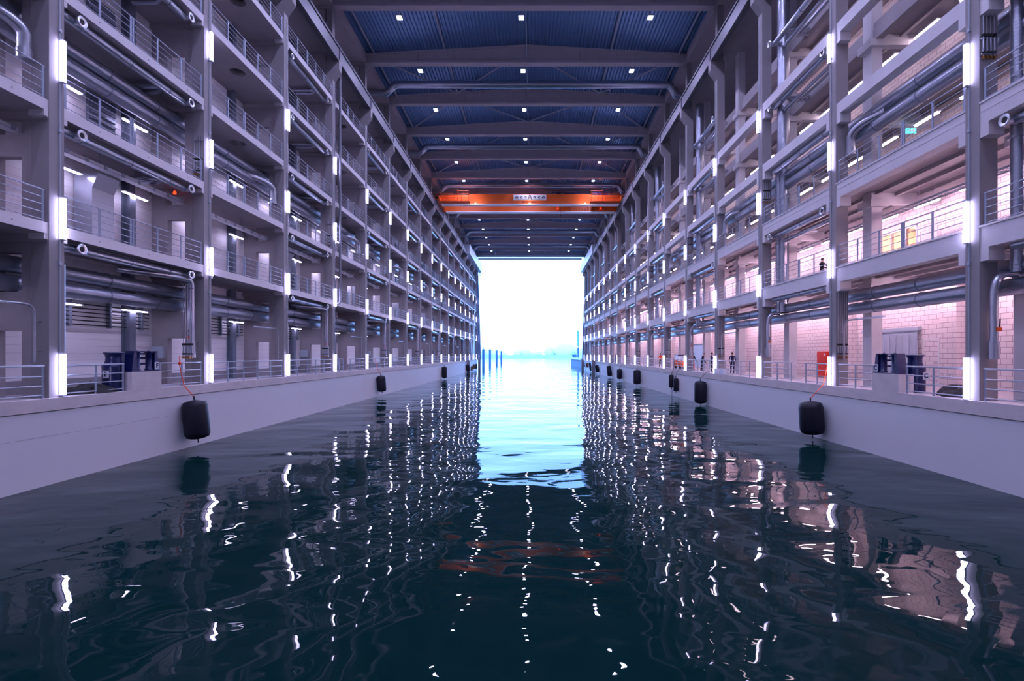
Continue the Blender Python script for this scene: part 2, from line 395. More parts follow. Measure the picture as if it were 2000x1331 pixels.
for k in range(-1, KN):
    for i, z in enumerate(LV[-1]):
        if k % 2 and i >= 2:
            me = cached(('slabh', i), lambda: slab_hole(z-0.3, z).mesh(['concrete','black','precast']))
        else:
            def f():
                b = MB().box(-13.22, -15.4, 0.13, D-0.32, z-0.3, z).box(-13.215, -13.225, 0.13, D-0.32, z-0.3, z, 1)  # front sheet in lighter concrete: brightness of the lit edge put in colour
                for yy in (0.6*D/3, 1.5*D/3, 2.4*D/3): b.box(-13.2, -13.22, yy, yy+0.03, z-0.17, z-0.14)
                return b.mesh(['concrete','precast'])
            me = cached(('slab', i), f)
        one('gallery_slab', me, None, f'concrete slab of the left {gal(i+1)}, {bay(k)}'+(', with a round hole' if (k % 2 and i >= 2) else ''), 'floor slab', (0, Y(k), 0), 'left gallery slabs')
    for i, z in enumerate(LV[1][:4]):
        def f():
            b = MB().box(12.22, 12.62, 0.13, D-0.32, z-TH[1][i], z)
            if i < 2: b.box(12.195, 12.62, 0.13, D-0.32, z-0.03, z+0.02)
            if i == 1: b.box(12.212, 12.3, 0.13, D-0.32, z-0.27, z-0.262)
            return b.mesh(['precast'])
        one('edge_beam', cached(('eb', i), f), None, f'precast concrete edge beam of the right {gal(i+1)}, {bay(k)}', 'beam', (0, Y(k), 0), 'right gallery edge beams')
for i, z in enumerate(LV[1]):
    x0 = 12.62 if i < 2 else 13.70
    b = MB().box(x0, 16.5, YB, YE, z-0.32, z-0.02)
    for j in range(4): b.box(x0+0.25+j*0.9, x0+0.38+j*0.9, YB, YE, z-0.45, z-0.32)
    if i >= 2: b.box(13.68, 13.98, YB, YE, z-0.7, z-0.3)
    struct('floor', b, ['concrete'], f'ribbed inner floor of the right {gal(i+1)}', 'floor')

# ------------------------------------------------------------ tube lights on the columns
def tube_parts(s):
    F = FX[s]; x0, x1 = s*(F-0.15), s*(F-0.03)
    d = MB().box(s*(F-0.11), s*(F-0.03), -0.03, 0.08, 0.03, 1.17); h = MB()
    h.box(s*(F-0.115), s*F, -0.035, 0.085, 0, 0.03); h.box(s*(F-0.115), s*F, -0.035, 0.085, 1.17, 1.2); h.box(s*(F-0.03), s*F, -0.03, 0.08, 0.03, 1.17)
    return d.mesh(['tube']), h.mesh(['white_dim'])
TB = {-1: [-1.15, 3.2, 7.6, 12.0], 1: [-1.27, 3.1, 7.5, 11.9]}
rowname = ['lowest row at the quay', 'second row up', 'third row up', 'topmost row']
for s in (-1, 1):
    for k in range(-3, KN+1):
        for i, r in enumerate(TB[s]):
            d, h = cached(('tube', s), lambda: tube_parts(s))
            t = thing('tube_light', f'lit tube light, {rowname[i]}, on the '+(f'{ORD[k]} {SIDE[s]} column' if k >= 0 else f'{SIDE[s]} column '+{-1:'at the picture edge',-2:'beside the viewer',-3:'behind the viewer'}[k]), 'tube light', (0, Y(k), R(r)), f'{SIDE[s]} column tube lights')
            part('diffuser', d, t); part('housing', h, t)

# ------------------------------------------------------------ railings
def rail_meshes(L, levels, r):
    rails = []
    for z in levels: rails.append(MB().tube([(0,0,z),(0,L,z)], r if z == levels[-1] else r*0.65, 6).mesh(['rail']))
    post = MB().box(-0.012, 0.012, -0.035, 0.035, 0, levels[-1]).mesh(['post'])
    return rails, post
def rail_single(L, levels, r, posts):
    b = MB()
    for z in levels: b.tube([(0,0,z),(0,L,z)], r if z == levels[-1] else r*0.65, 5)
    for p in posts: b.box(-0.012, 0.012, p-0.035, p+0.035, 0, levels[-1], 1)
    return b.mesh(['rail','post'])
def railing(s, k, y0, y1, z, lab, ground=False, x=None, detail=None):
    L = y1-y0; n = max(2, round(L/1.25)); posts = [0.04]+[L*j/n for j in range(1, n)]+[L-0.04]
    if not ground and n >= 4: posts.append(L*2/n+0.1)
    lv = [0.09, 0.34, 0.60, 0.88] if ground else [0.07, 0.27, 0.48, 0.68, 0.88]
    r = 0.026 if ground else 0.019
    X = s*(FX[s]+0.06) if x is None else x
    key = (round(L, 2), ground)
    if (k <= 4 if detail is None else detail):
        t = thing('railing', lab, 'railing', (X, y0, z), 'galvanised railings')
        rails, post = cached(('rl',)+key, lambda: rail_meshes(L, lv, r))
        for q, me in enumerate(rails): part('top_rail' if q == len(rails)-1 else 'wire_rail', me, t)
        for p in posts: part('post', post, t, (0, p, 0))
    else:
        one('railing', cached(('rs',)+key, lambda: rail_single(L, lv, r, posts)), None, lab, 'railing', (X, y0, z), 'galvanised railings')
for k in range(-1, KN):
    for s in (-1, 1):
        a, b_ = Y(k)+0.18, Y(k+1)-0.4
        segs = [(a, b_, '')]
        if k == 0 and s < 0: segs = [(a, 16.62, ', nearer part beside the capstan'), (18.2, b_, ', farther part past the roller block')]
        if k == 0 and s > 0: segs = [(a, 16.8, ', nearer part beside the capstan'), (18.35, b_, ', farther part past the roller block')]
        if k == 1 and s > 0: segs = [(a, 23.0, ', nearer part before the chain gap'), (24.2, b_, ', farther part past the chain gap')]
        if k == 3 and s < 0: segs = [(a, 35.9, ', short nearer part'), (37.2, b_, ', longer farther part')]
        for (p, q, ex) in segs:
            railing(s, k, p, q, FL[s], f'four-bar railing on the {SIDE[s]} quay, {bay(k)}{ex}', True)
        top = LV[s] if s < 0 else LV[s][:2]
        for i, z in enumerate(top):
            railing(s, k, a, b_, z, f'thin wire railing on the {SIDE[s]} {gal(i+1)}, {bay(k)}')
        railing(s, k, Y(k)+0.15, Y(k+1)-0.34, CR_B+0.85, f'railing of the walkway above the {SIDE[s]} crane beam, {bay(k)}', x=s*(FX[s]-0.0), detail=False)

# ------------------------------------------------------------ crane runway beams
for s in (-1, 1):
    for k in range(-1, 13):
        def f():
            F = FX[s]; a, c = s*(F-0.43), s*(F-0.03); b = MB()
            b.box(s*(F-0.36), s*(F-0.10), 0.02, D-0.02, CR_B, CR_T); b.box(a, c, 0.0, D, CR_B, CR_B+0.09); b.box(a, c, 0.0, D, CR_T-0.08, CR_T)
            b.box(a, c, 0.0, 0.05, CR_B, CR_T); b.box(a, c, D-0.05, D, CR_B, CR_T)
            b.box(s*(F-0.27), s*(F-0.2), 0, D, CR_T, CR_T+0.07)
            return b.mesh(['steel_beam'])
        one('crane_runway_beam', cached(('crb', s), f), None, f'grey steel crane runway beam along the {SIDE[s]} side, {bay(k)}', 'steel beam', (0, Y(k)-0.1, 0), f'{SIDE[s]} crane runway beams')
    b = MB().box(s*(FX[s]-1.0 if s < 0 else FX[s]-0.6), s*(FX[s]+0.15), 99.6, YE+1.2, R(19.7), R(21.5)); e = MB()
    one('runway_casing', b, ['clad'], f'pale boxed end of the {SIDE[s]} crane runway, reaching out through the gate', 'casing')

# ------------------------------------------------------------ roof beams, purlins, bracing, lamps
def roof_beam():
    b = MB(); xl, xr, xm = -13.3, 12.3, -0.5
    b.box(xl, xr, -0.27, 0.27, BM, BM+0.17)
    zl = R(23.86); zc = R(24.58)
    b.prism([(xl, BM+0.17), (xr, BM+0.17), (xr, zl), (xm, zc), (xl, zl)], 'y', -0.08, 0.08)
    b.prism([(xl, zl-0.12), (xm, zc-0.12), (xr, zl-0.12), (xr, zl), (xm, zc), (xl, zl)], 'y', -0.22, 0.22)
    for j in range(-6, 7):
        x = xm+j*1.45; zt = zc-0.72*abs(j*1.45)/12.7-0.1; b.box(x-0.07, x+0.07, -0.2, 0.2, BM+0.15, zt)
    b.box(xl, xl+1.2, -0.2, 0.2, BM+0.15, zl); b.box(xr-1.2, xr, -0.2, 0.2, BM+0.15, zl)
    return b
for k in range(0, KN+1):
    one('roof_beam', cached('rb', lambda: roof_beam().mesh(['beam'])), None, f'peaked concrete roof beam spanning between the {ORD[k]} pair of columns', 'roof beam', (0, Y(k), 0), 'concrete roof beams')
for x, nm in ((-12.5,'far left'), (-6.9,'left of centre'), (6.2,'right of centre'), (11.6,'far right')):
    b = MB().tube([(x, YB, deckz(x)-0.12), (x, YE, deckz(x)-0.12)], 0.075, 8)
    one('roof_purlin', b, ['purlin'], f'long steel purlin running under the roof deck, {nm}', 'purlin')
b = MB().tube([(-0.45, YB, R(23.48)), (-0.45, YE-1, R(23.48))], 0.03, 6)
one('ridge_conduit', b, ['rail'], 'thin conduit running the length of the hall through the roof beams', 'conduit')
for k in range(2, 15):
    def f(e):
        b = MB(); nodes = [-12.5, -6.9, -0.5, 6.2, 11.6]
        for a, c in zip(nodes[:-1], nodes[1:]):
            i = nodes.index(a); fa = (i+e) % 2
            ya, yc = (D-0.3, 0.3) if fa else (0.3, D-0.3)
            b.tube([(a, ya, deckz(a)-0.2), (c, yc, deckz(c)-0.2)], 0.075, 6)
        return b.mesh(['purlin'])
    if k == 3: continue
    one('roof_bracing', cached(('brc', k % 2), lambda: f(k % 2)), None, f'zigzag steel wind bracing under the roof, {bay(k)}', 'bracing', (0, Y(k), 0), 'roof bracing')
def lamp_parts():
    return MB().box(-0.17, 0.17, -0.22, 0.22, -0.03, 0.0).mesh(['roofled']), MB().box(-0.2, 0.2, -0.25, 0.25, 0.0, 0.09).box(-0.015, 0.015, -0.2, -0.17, 0.09, 0.85).box(-0.015, 0.015, 0.17, 0.2, 0.09, 0.85).mesh(['steel'])
for k in range(-3, KN):
    for x, nm in ((-9.16,'left lamp'), (-0.77,'middle lamp'), (8.1,'right lamp')):
        t = thing('roof_lamp', f'square lit roof lamp, {nm} in the {bay(k)}', 'roof lamp', (x, Y(k)+1.1, R(23.2)), 'hall roof lamps')
        a, c = cached('lamp', lamp_parts); part('lens', a, t); part('housing', c, t)
        if 'lampdata' not in CACHE:
            ld = bpy.data.lights.new('roof_lamp_light', 'SPOT'); ld.energy = ROOF_W; ld.color = (0.60, 0.56, 1.0); ld.spot_size = math.radians(165); ld.spot_blend = 0.6; ld.shadow_soft_size = 0.25
            CACHE['lampdata'] = ld
        lo = bpy.data.objects.new('lamp_beam', CACHE['lampdata']); COL.objects.link(lo); lo.parent = t; lo.location = (0, 0, -0.08*S)
# cross ducts
for k in (4, 6, 8, 10, 12, 14):
    y = Y(k)+3.7; z = R(23.45); b = MB()
    p = [(-14.6, y, z-0.75), (-13.0, y, z-0.75)]+arc((-12.9, y, z-0.75), (-12.55, y, z-0.7), (-12.3, y, z-0.35), 4)+arc((-12.2, y, z-0.25), (-12.0, y, z), (-11.5, y, z), 4)
    q = [(11.3, y, z)]+arc((11.6, y, z), (11.95, y, z), (12.1, y, z-0.3), 4)+[(12.45, y, z-0.9), (13.0, y, z-1.0), (13.6, y, z-1.0)]
    b.tube(p+[(x, y, z) for x in (-8, -4, 0, 4, 8)]+q, 0.30, 16)
    for x in (-9, -6, -3, 0, 3, 6, 9): b.lathe([(0.31,-0.02),(0.31,0.02)], (x, y, z), 16, 'x')
    one('cross_duct', b, ['duct'], f'round ventilation duct crossing the hall under the roof, {ORD[(k-4)//2]} from the camera', 'duct', (0,0,0), 'cross ducts')

# ------------------------------------------------------------ long ducts in the galleries
def long_duct(s, x, r, z, lab):
    b = MB().tube([(s*x, YB, z), (s*x, YE-4, z)], r, 20)
    yy = Y(-1)+0.8
    while yy < YE-6:
        b.lathe([(r+0.006,-0.025),(r+0.014,-0.02),(r+0.014,0.02),(r+0.006,0.025)], (s*x, yy, z), 20, 'y', 1); yy += 2.2
    one('ventilation_duct', b, ['duct','steel'], lab, 'duct')
for s in (-1, 1):
    x = 14.42 if s < 0 else 13.14
    for r_, a in ((2.50,'upper of the pair at quay level'), (1.98,'lower of the pair at quay level'), (9.48,'upper of the pair under the third gallery'), (8.96,'lower of the pair under the third gallery')):
        if s > 0: r_ -= 0.12 if r_ < 5 else 0.2
        long_duct(s, x, 0.235, R(r_), f'thick spiral duct running along the {SIDE[s]} galleries, {a}')

# ------------------------------------------------------------ supply pipes with ring ends
def supply(s):
    F = FX[s]; X = s*(F+0.34); b = MB(); r = 0.13
    b.tube([(X, 0.25, 0), (X, D-1.0, 0)], r, 14)
    for yy in (1.0, 2.9, 4.7): b.lathe([(r+0.004,-0.02),(r+0.012,-0.012),(r+0.012,0.012),(r+0.004,0.02)], (X, yy, 0), 14, 'y', 1)
    e = MB().tube([(X, D-2.2, -0.02), (X+s*0.4, D-1.9, -0.02), (X+s*1.3, D-1.9, -0.02)], 0.1, 12).tube([(X, 4.4, 0.0), (X+s*1.5, 4.4, 0.0)], 0.09, 10)
    n = []
    for yy in (0.78, D-1.0):
        a = MB(); x1 = s*(F+0.08); a.tube([(X, yy, 0), (x1, yy, 0)], 0.105, 14)
        a.lathe([(0.105,0),(0.165,-s*0.0),(0.165,-s*0.04),(0.135,-s*0.045),(0.085,-s*0.02)], (x1, yy, 0), 18, 'x', 1); a.lathe([(0.084,0),(0.084,-s*0.022)], (x1, yy, 0), 14, 'x', 2)  # black disc across the mouth stands for the shaded bore
        n.append(a.mesh(['pipe','ring','black']))
    return b.mesh(['pipe','steel']), e.mesh(['pipe']), n
PZ = {-1: [3.1, 6.45, 9.8, 13.12, 16.5], 1: [2.85, 6.1, 9.45, 12.8, 16.1]}
for s in (-1, 1):
    for k in range(-1, KN-1):
        if (s < 0) != (k % 2 == 0): continue
        for i, r_ in enumerate(PZ[s]):
            t = thing('supply_pipe', f'ring-ended supply pipe under the {SIDE[s]} {gal(i+1)}, {bay(k)}', 'pipe', (0, Y(k), R(r_)), f'{SIDE[s]} supply pipes')
            a, e, n = cached(('sup', s), lambda: supply(s))
            part('pipe', a, t)
            if s < 0 or i not in (0, 2): part('branch', e, t); part('nozzle', n[0], t); part('nozzle', n[1], t)
            if s > 0 and i in (1, 3, 4):
                u = cached('ubend', lambda: MB().tube([(12.95, 5.3, -0.25), (12.95, 1.7, -0.25)]+arc((12.95, 1.6, -0.25), (12.98, 1.2, -0.2), (13.25, 1.2, -0.15), 5)+[(13.4, 1.25, -0.1)]+arc((13.4,1.25,-0.1),(13.5,1.3,-0.05),(13.45,1.8,0),4)+[(13.4, 4.9, 0)], 0.1, 10).mesh(['pipe']))
                part('return_bend', u, t)
# vertical ducts
for k in range(-1, KN-1):
    if k % 2 == 0:
        y = Y(k)+1.05
        def f():
            b = MB().tube([(-13.95, 0, LV[-1][2]+0.2), (-13.95, 0, LV[-1][3]-0.3)], 0.27, 16)
            b.tube([(-13.95, 0, LV[-1][3]), (-13.95, 0, LV[-1][4]-0.3)], 0.27, 16).tube([(-13.95, 0, LV[-1][4]), (-13.95, 0, CR_B+0.6)], 0.27, 16)
            b.lathe([(0.27, 0), (0.36, -0.25), (0.36, -0.5)], (-13.95, 0, LV[-1][2]+0.25), 16)
            return b.mesh(['duct'])
        one('riser_duct', cached('rsl', f), None, f'round riser duct standing in the left galleries, {bay(k)}', 'duct', (0, y, 0), 'left riser ducts')
        def f2():
            z0 = LV[-1][0]; b = MB().box(-14.75, -15.35, -0.45, 0.45, z0, z0+2.0)
            b.prism([(-14.75, z0+2.0), (-14.55, z0+2.5), (-15.35, z0+2.5), (-15.35, z0+2.0)], 'y', -0.45, 0.45)
            for j in range(6): b.box(-14.735, -14.75, -0.45, 0.45, z0+0.3*j+0.1, z0+0.3*j+0.12)
            return b.mesh(['pipe'])
        one('square_duct', cached('sqd', f2), None, f'silver square duct rising from the left first gallery, {bay(k)}', 'duct', (0, Y(k)+3.3, 0), 'square ducts')
        for i in (2, 3):
            def f3():
                b = MB().box(-15.28, -15.4, -0.55, 0.55, 0.1, 2.2)
                for j in range(9): b.box(-15.2, -15.3, -0.5, 0.5, 0.2+0.21*j, 0.26+0.21*j)
                return b.mesh(['steel'])
            one('louvre_panel', cached('louv', f3), None, f'dark louvred panel on the rear wall of the left {gal(i)}, {bay(k)}', 'vent', (0, Y(k)+3.9, LV[-1][i-1]), 'louvred panels')
    else:
        y = Y(k+1)-1.0
        def f():
            b = MB(); x = 13.0
            b.tube([(x, 0, R(9.9)), (x, 0, CR_B)], 0.30, 18); b.lathe([(0.30,0.1),(0.24,-0.1)], (x, 0, R(9.85)), 18)
            return b.mesh(['duct'])
        one('riser_duct', cached('rsr', f), None, f'thick riser duct in the upper right galleries, {bay(k)}', 'duct', (0, y, 0), 'right riser ducts')
        for q, dy in enumerate((0.0, -0.45)):
            def g():
                b = MB().tube([(12.95, 0, R(2.2)), (12.95, 0, R(9.9))], 0.17, 14); b.lathe([(0.22,-0.03),(0.22,0.03)], (12.95, 0, R(5.8)), 14)
                return b.mesh(['duct'])
            one('riser_duct', cached('rsr2', g), None, f'slim right riser duct, {"farther" if q == 0 else "nearer"} of two, {bay(k)}', 'duct', (0, y+0.35+dy, 0), 'slim riser ducts')

# ------------------------------------------------------------ down pipes at the quay
def downpipe(s):
    F = FX[s]; r = 0.115 if s < 0 else 0.10; X = s*(F+0.24); b = MB()
    path = [(s*(F+1.1), -2.6, R(2.95)), (s*(F+0.95), -2.2, R(2.95))]+arc((s*(F+0.7), -1.8, R(2.95)), (s*(F+0.45), -1.4, R(2.95)), (s*(F+0.35), -0.9, R(2.95)), 3)+arc((X, -0.3, R(2.93)), (X, 0, R(2.93)), (X, 0, R(2.6)), 5)
    if s > 0: path = [(s*(F+0.85), 0, R(2.15))]+arc((s*(F+0.6), 0, R(2.2)), (s*(F+0.24), 0, R(2.15)), (X, 0, R(1.6)), 5)
    b.tube(path+[(X, 0, R(-0.12))], r, 14)
    b.tube([(X, 0, R(0.55 if s < 0 else 0.35)), (X, 0, R(-0.13))], r*1.28, 14)
    for z in ((0.5, 0.1, -0.1) if s < 0 else (0.1,)): b.tube([(X, 0, R(z)), (X+s*0.0, 0.38, R(z))], 0.025, 6)
    v = MB().box(X-0.04, X+0.04, -0.2, -0.11, R(0.62), R(0.72)).tube([(X, -0.15, R(0.7)), (X-0.02, -0.2, R(0.85)), (X+0.02, -0.16, R(0.95))], 0.015, 6, 1)
    return b.mesh(['pipe']), v.mesh(['vest','black'])
def manifold(s, t, n, dx, top, vz):
    F = FX[s]; z0 = -0.1 if vz < 0.4 else 0.0
    for j in range(n):
        x = s*(F+0.07+dx*j)
        part('riser_pipe', cached(('mp', n), lambda: MB().tube([(0, 0, z0), (0, 0, top)], 0.013, 6).tube([(0, -0.01, z0+0.15), (0, -0.01, vz)], 0.025, 8).mesh(['pipe'])), t, (x, 0, 0))
        part('valve', cached(('mv', n), lambda: MB().box(-0.028, 0.028, -0.055, 0.03, vz, vz+0.08).box(-0.02, 0.02, -0.04, 0.03, z0+0.1, z0+0.16).mesh(['black'])), t, (x, 0, 0))
        part('outlet', cached(('mo', n), lambda: MB().box(-0.018, 0.018, -0.045, 0.02, z0-0.05, z0+0.03).mesh(['brass'])), t, (x, 0, 0))
    for z in (vz-0.05, z0+0.08, top-0.2):
        part('bracket_rail', cached(('mr', s, n), lambda: MB().box(s*(F+0.02), s*(F+0.1+dx*(n-1)), -0.02, 0.02, 0, 0.03).mesh(['pipe'])), t, (0, 0, z))
def thin_hook(s):
    F = FX[s]; X = s*(F+0.22)
    b = MB().tube([(X, -2.4, R(1.35)), (X, -0.4, R(1.35))]+arc((X, -0.3, R(1.35)), (X, 0, R(1.35)), (X, 0, R(1.05)), 4)+[(X, 0, R(-0.2))], 0.032, 8)
    for z in (0.9, 0.1): b.tube([(X, 0, R(z)), (X, 0.2, R(z))], 0.015, 6)
    return b.mesh(['pipe'])
for s in (-1, 1):
    for k in range(-1, KN-1):
        even = (k % 2 == 0)
        if even == (s < 0):
            t = thing('down_pipe', f'zinc down pipe ending above the {SIDE[s]} quay railing, {bay(k)}', 'pipe', (0, Y(k+1)-0.75 if s < 0 else Y(k+1)-0.5, 0), f'{SIDE[s]} down pipes')
            a, v = cached(('dp', s), lambda: downpipe(s)); part('pipe', a, t); part('valve', v, t, label='orange valve')
        else:
            one('drain_pipe', cached(('hk', s), lambda: thin_hook(s)), None, f'thin hooked drain pipe beside a {SIDE[s]} column, {bay(k)}', 'pipe', (0, Y(k+1)-0.5, 0), f'{SIDE[s]} thin drain pipes')
        if even:
            t = thing('valve_manifold', f'rack of five small valves and risers on the {SIDE[s]} quay, {bay(k)}', 'valve rack', (0, Y(k+1)-(0.95 if s < 0 else 0.36), EYE), f'{SIDE[s]} valve racks')
            manifold(s, t, 5, 0.085, 2.75, 0.36)
# short bends and valve racks on the second gallery
for s in (-1, 1):
    F = FX[s]
    def f():
        x0, x1 = s*(F+(1.2 if s < 0 else 0.9)), s*(F+0.45)
        return MB().tube([(x0, -1.5, R(9.05))]+arc((x0, -1.2, R(9.05)), (x1, -0.2, R(9.05)), (x1, 0, R(8.6)), 7)+[(x1, 0, R(7.95))], 0.16, 14).tube([(x1, 0, R(8.2)), (x1, 0, R(7.93))], 0.18, 14).mesh(['pipe'])
    for k in range(-1, 12):
        if (k % 2 != 0) == (s < 0): one('duct_bend', cached(('bend', s), f), None, f'silver duct bend turning down on the {SIDE[s]} second gallery, {bay(k)}', 'duct', (0, Y(k+1)-0.55, 0), f'{SIDE[s]} duct bends')
        else:
            t = thing('valve_manifold', f'small valve rack on the {SIDE[s]} second gallery, {bay(k)}', 'valve rack', (0, Y(k+1)-0.36, R(7.25 if s < 0 else 8.1)), f'{SIDE[s]} gallery valve racks')
            manifold(s, t, 4, 0.1, 1.55, 0.55)
# slim strapped pipe just behind the columns
for s in (-1, 1):
    for k in ((0, 2, 4) if s < 0 else (-1, 1, 3)):
        b = MB().tube([(0, 0, R(0.0)), (0, 0, R(2.6))], 0.1, 12); b.tube([(0,0,R(2.6)), (s*0.25, 0.1, R(2.9))], 0.1, 12)
        one('riser_pipe', b, ['duct'], f'short spiral riser pipe behind a {SIDE[s]} column, {bay(k)}' if k >= 0 else f'short vertical spiral pipe on the {SIDE[s]} by the first column', 'pipe', (s*(FX[s]+0.38), Y(k)+0.45 if s < 0 else Y(k+1)-0.55+0.8, 0), 'short riser pipes')

# ------------------------------------------------------------ left gallery fittings
for k in range(-1, KN):
    def f():
        b = MB(); z = R(6.12); x0, x1 = -14.1, -14.4
        b.box(x0, x0-0.015, 0.1, D-0.25, z, z+0.11); b.box(x1, x1+0.015, 0.1, D-0.25, z, z+0.11); b.box(x0, x1, 0.1, D-0.25, z, z+0.012)
        for j in range(9):
            yy = 0.4+j*0.72; b.box(x0+0.02, x0, yy, yy+0.12, z-0.02, z+0.13, 1); 
            if j % 2: b.tube([(-14.25, yy, z), (-14.25, yy, R(6.65))], 0.01, 5, 1)
        return b.mesh(['white_dim','rail'])
    one('cable_tray', cached('tray', f), None, f'perforated cable tray hanging under the left second gallery, {bay(k)}', 'cable tray', (0, Y(k), 0), 'left cable trays')
    def g():
        b = MB()
        for j in range(6): b.tube([(-15.3, 0.3, R(1.02+0.14*j)), (-15.3, D-0.5, R(1.02+0.14*j))], 0.02, 6)
        for yy in (1.0, 2.6, 4.2, 5.7): b.box(-15.24, -15.4, yy, yy+0.05, R(0.95), R(1.85), 1)
        return b.mesh(['black','steel'])
    one('pipe_rack', cached('rack', g), None, f'rack of six dark pipes on the left quay rear wall, {bay(k)}', 'pipe rack', (0, Y(k), 0), 'rear wall pipe racks')
    def h():
        b = MB().box(-15.08, -15.4, -0.02, 0.02, FL[-1], BM); b.box(-15.06, -15.1, -0.14, 0.14, FL[-1], BM); b.box(-15.36, -15.4, -0.14, 0.14, FL[-1], BM)
        return b.mesh(['steel'])
    me = cached('stan', h)
    o = one('steel_stanchion', me, None, f'dark steel stanchion against the left rear wall, {bay(k)}', 'steel column', (0, Y(k)+5.0, 0), 'rear wall stanchions')
    for i, z in enumerate((R(1.62), R(5.95), R(8.62))):
        if k > 9: continue
        for q, yy in enumerate((1.5, 4.4)):
            me = cached('fix', lambda: MB().box(-14.9, -15.05, 0, 1.2, 0.03, 0.07).box(-14.93, -15.02, 0.03, 1.17, 0, 0.03, 1).tube([(-14.97, 0.6, 0.07), (-14.97, 0.6, 1.75)], 0.008, 5).mesh(['white_dim','batten']))
            one('ceiling_batten', me, None, f'dim batten under the left {gal(i+1)}, {"nearer" if q == 0 else "farther"} one, {bay(k)}', 'batten light', (0, Y(k)+yy, z), 'left batten lights')
# switch boxes on the fin walls and steel drop pipe on the left
for k, i in ((0,0),(2,0),(4,0)):
    one('switch_cabinet', MB().box(-14.85, -15.3, -0.38, -0.22, R(-0.15), R(0.32)), ['clad'], f'grey electrical cabinet on the left quay, {bay(k)}', 'cabinet', (0, Y(k+1), 0), 'grey cabinets')
b = MB().tube([(-13.0, 0, R(3.55))]+[(-13.0, 0, R(z)) for z in (8, 12, 16, 19.35)], 0.08, 10); b.tube([(-13.0,0,R(3.55)),(-13.25,0,R(3.4))], 0.08, 10)
one('rainwater_pipe', b, ['steel_beam'], 'tall blue-grey rainwater pipe beside the fourth left column', 'pipe', (0, Y(3)+0.45, 0))

# ------------------------------------------------------------ right gallery fittings
def fluo():
    return MB().tube([(15.4, 0, 0), (15.4, 1.2, 0)], 0.045, 8).mesh(['fluo']), MB().box(15.32, 15.48, -0.02, 1.22, 0.03, 0.08).tube([(15.4, 0.2, 0.08), (15.4, 0.2, 0.68)], 0.01, 5).tube([(15.4, 1.0, 0.08), (15.4, 1.0, 0.68)], 0.01, 5).mesh(['white_dim'])
FZ = [R(2.62), R(5.9), R(9.2), R(12.7), R(16.0)]
for k in range(-1, KN):
    for i, z in enumerate(FZ):
        if i == 4 and k > 8: continue
        for q in range(3):
            t = thing('fluorescent_light', f'fluorescent light in the right {"quay" if i == 0 else ORD[i-1]+" gallery"} storey, {["nearest","middle","farthest"][q]} of the {bay(k)}', 'fluorescent light', (0, Y(k)+0.7+2.2*q, z), 'right gallery fluorescent lights')
            a, c = cached('fluo', fluo)
            if i > 1: a = cached('fluo_up', lambda: MB().tube([(15.4, 0, 0), (15.4, 1.2, 0)], 0.045, 8).mesh(['fluo_dim']))
            part('tube', a, t); part('housing', c, t)
for k in range(-1, KN):
    one('ladder_tray', cached('ltr', lambda: (lambda b: ([b.box(14.6+0.35*j, 14.62+0.35*j, 0, D, 0, 0.07) for j in range(2)], [b.box(14.6, 14.97, yy*0.3, yy*0.3+0.03, 0, 0.02) for yy in range(1, 22)], b)[-1])(MB()).mesh(['rail'])), None,
        f'ladder cable tray under the right second gallery, {bay(k)}', 'cable tray', (0, Y(k), R(5.75)), 'right ladder trays')
def door(name, lab, y0, y1, z0, z1, mt, x=16.5):
    t = thing(name, lab, 'door', (x, y0, z0))
    w_, h = y1-y0, z1-z0
    part('frame', MB().box(-0.06, 0, -0.05, 0.02, 0, h).box(-0.06, 0, w_-0.02, w_+0.05, 0, h).box(-0.06, 0, -0.05, w_+0.05, h, h+0.06).mesh(['white']), t)
    part('leaf', MB().box(-0.035, 0, 0.02, w_-0.02, 0.02, h).mesh([mt]), t)
    part('handle', MB().box(-0.08, -0.035, 0.08, 0.18, h*0.48, h*0.50).mesh(['black']), t)
    t['kind'] = 'structure'; return t
door('door_1', 'white door in the right quay wall, beside the grey sliding door', 20.75, 21.55, FL[1], R(0.62), 'brick')
door('door_2', 'white door on the right first gallery, beside the orange room', 20.85, 21.75, LV[1][0], R(5.2), 'white')
for k, yy, c in ((2, 35.2, 'white'), (4, 47.5, 'steel'), (6, 60, 'wood'), (7, 66, 'wood')):
    door('door_%d' % (k+1), f'door in the right quay wall, {bay(k)}', yy, yy+0.9, FL[1], R(0.6), c)
t = thing('sliding_door', 'grey ribbed metal sliding door on the right quay wall', 'sliding door', (16.4, 21.8, FL[1]))
b = MB().box(-0.03, 0.0, 0, 3.2, 0.02, 2.3)
for j in range(8): b.box(-0.06, -0.03, 0.05+0.4*j, 0.25+0.4*j, 0.02, 2.15)
part('leaf', b.mesh(['clad']), t); part('track', MB().box(-0.08, 0.1, -0.1, 3.6, 2.3, 2.45).mesh(['clad']), t)
t = thing('sliding_door', 'pale blue sliding door on the right quay behind the standing men', 'sliding door', (16.4, 49.0, FL[1]))
part('leaf', MB().box(-0.03, 0, 0, 3.2, 0.02, 2.2).mesh(['clad']), t); part('track', MB().box(-0.08, 0.1, -0.1, 3.3, 2.2, 2.32).mesh(['steel']), t)
t = thing('hose_cabinet', 'tall red fire cabinet against the right quay wall', 'cabinet', (16.2, 28.2, FL[1]))
part('body', MB().box(0, 0.3, 0, 0.95, 0, 1.45).mesh(['red']), t); part('door', MB().box(-0.02, 0, 0.03, 0.92, 0.75, 1.42).box(-0.02, 0, 0.03, 0.92, 0.03, 0.72).mesh(['red']), t)
part('label_plate', MB().box(-0.03, -0.02, 0.08, 0.22, 1.2, 1.34).mesh(['white']), t)
t = thing('hose_cabinet', 'small red fire cabinet farther along the right quay', 'cabinet', (16.2, 55.5, FL[1]))
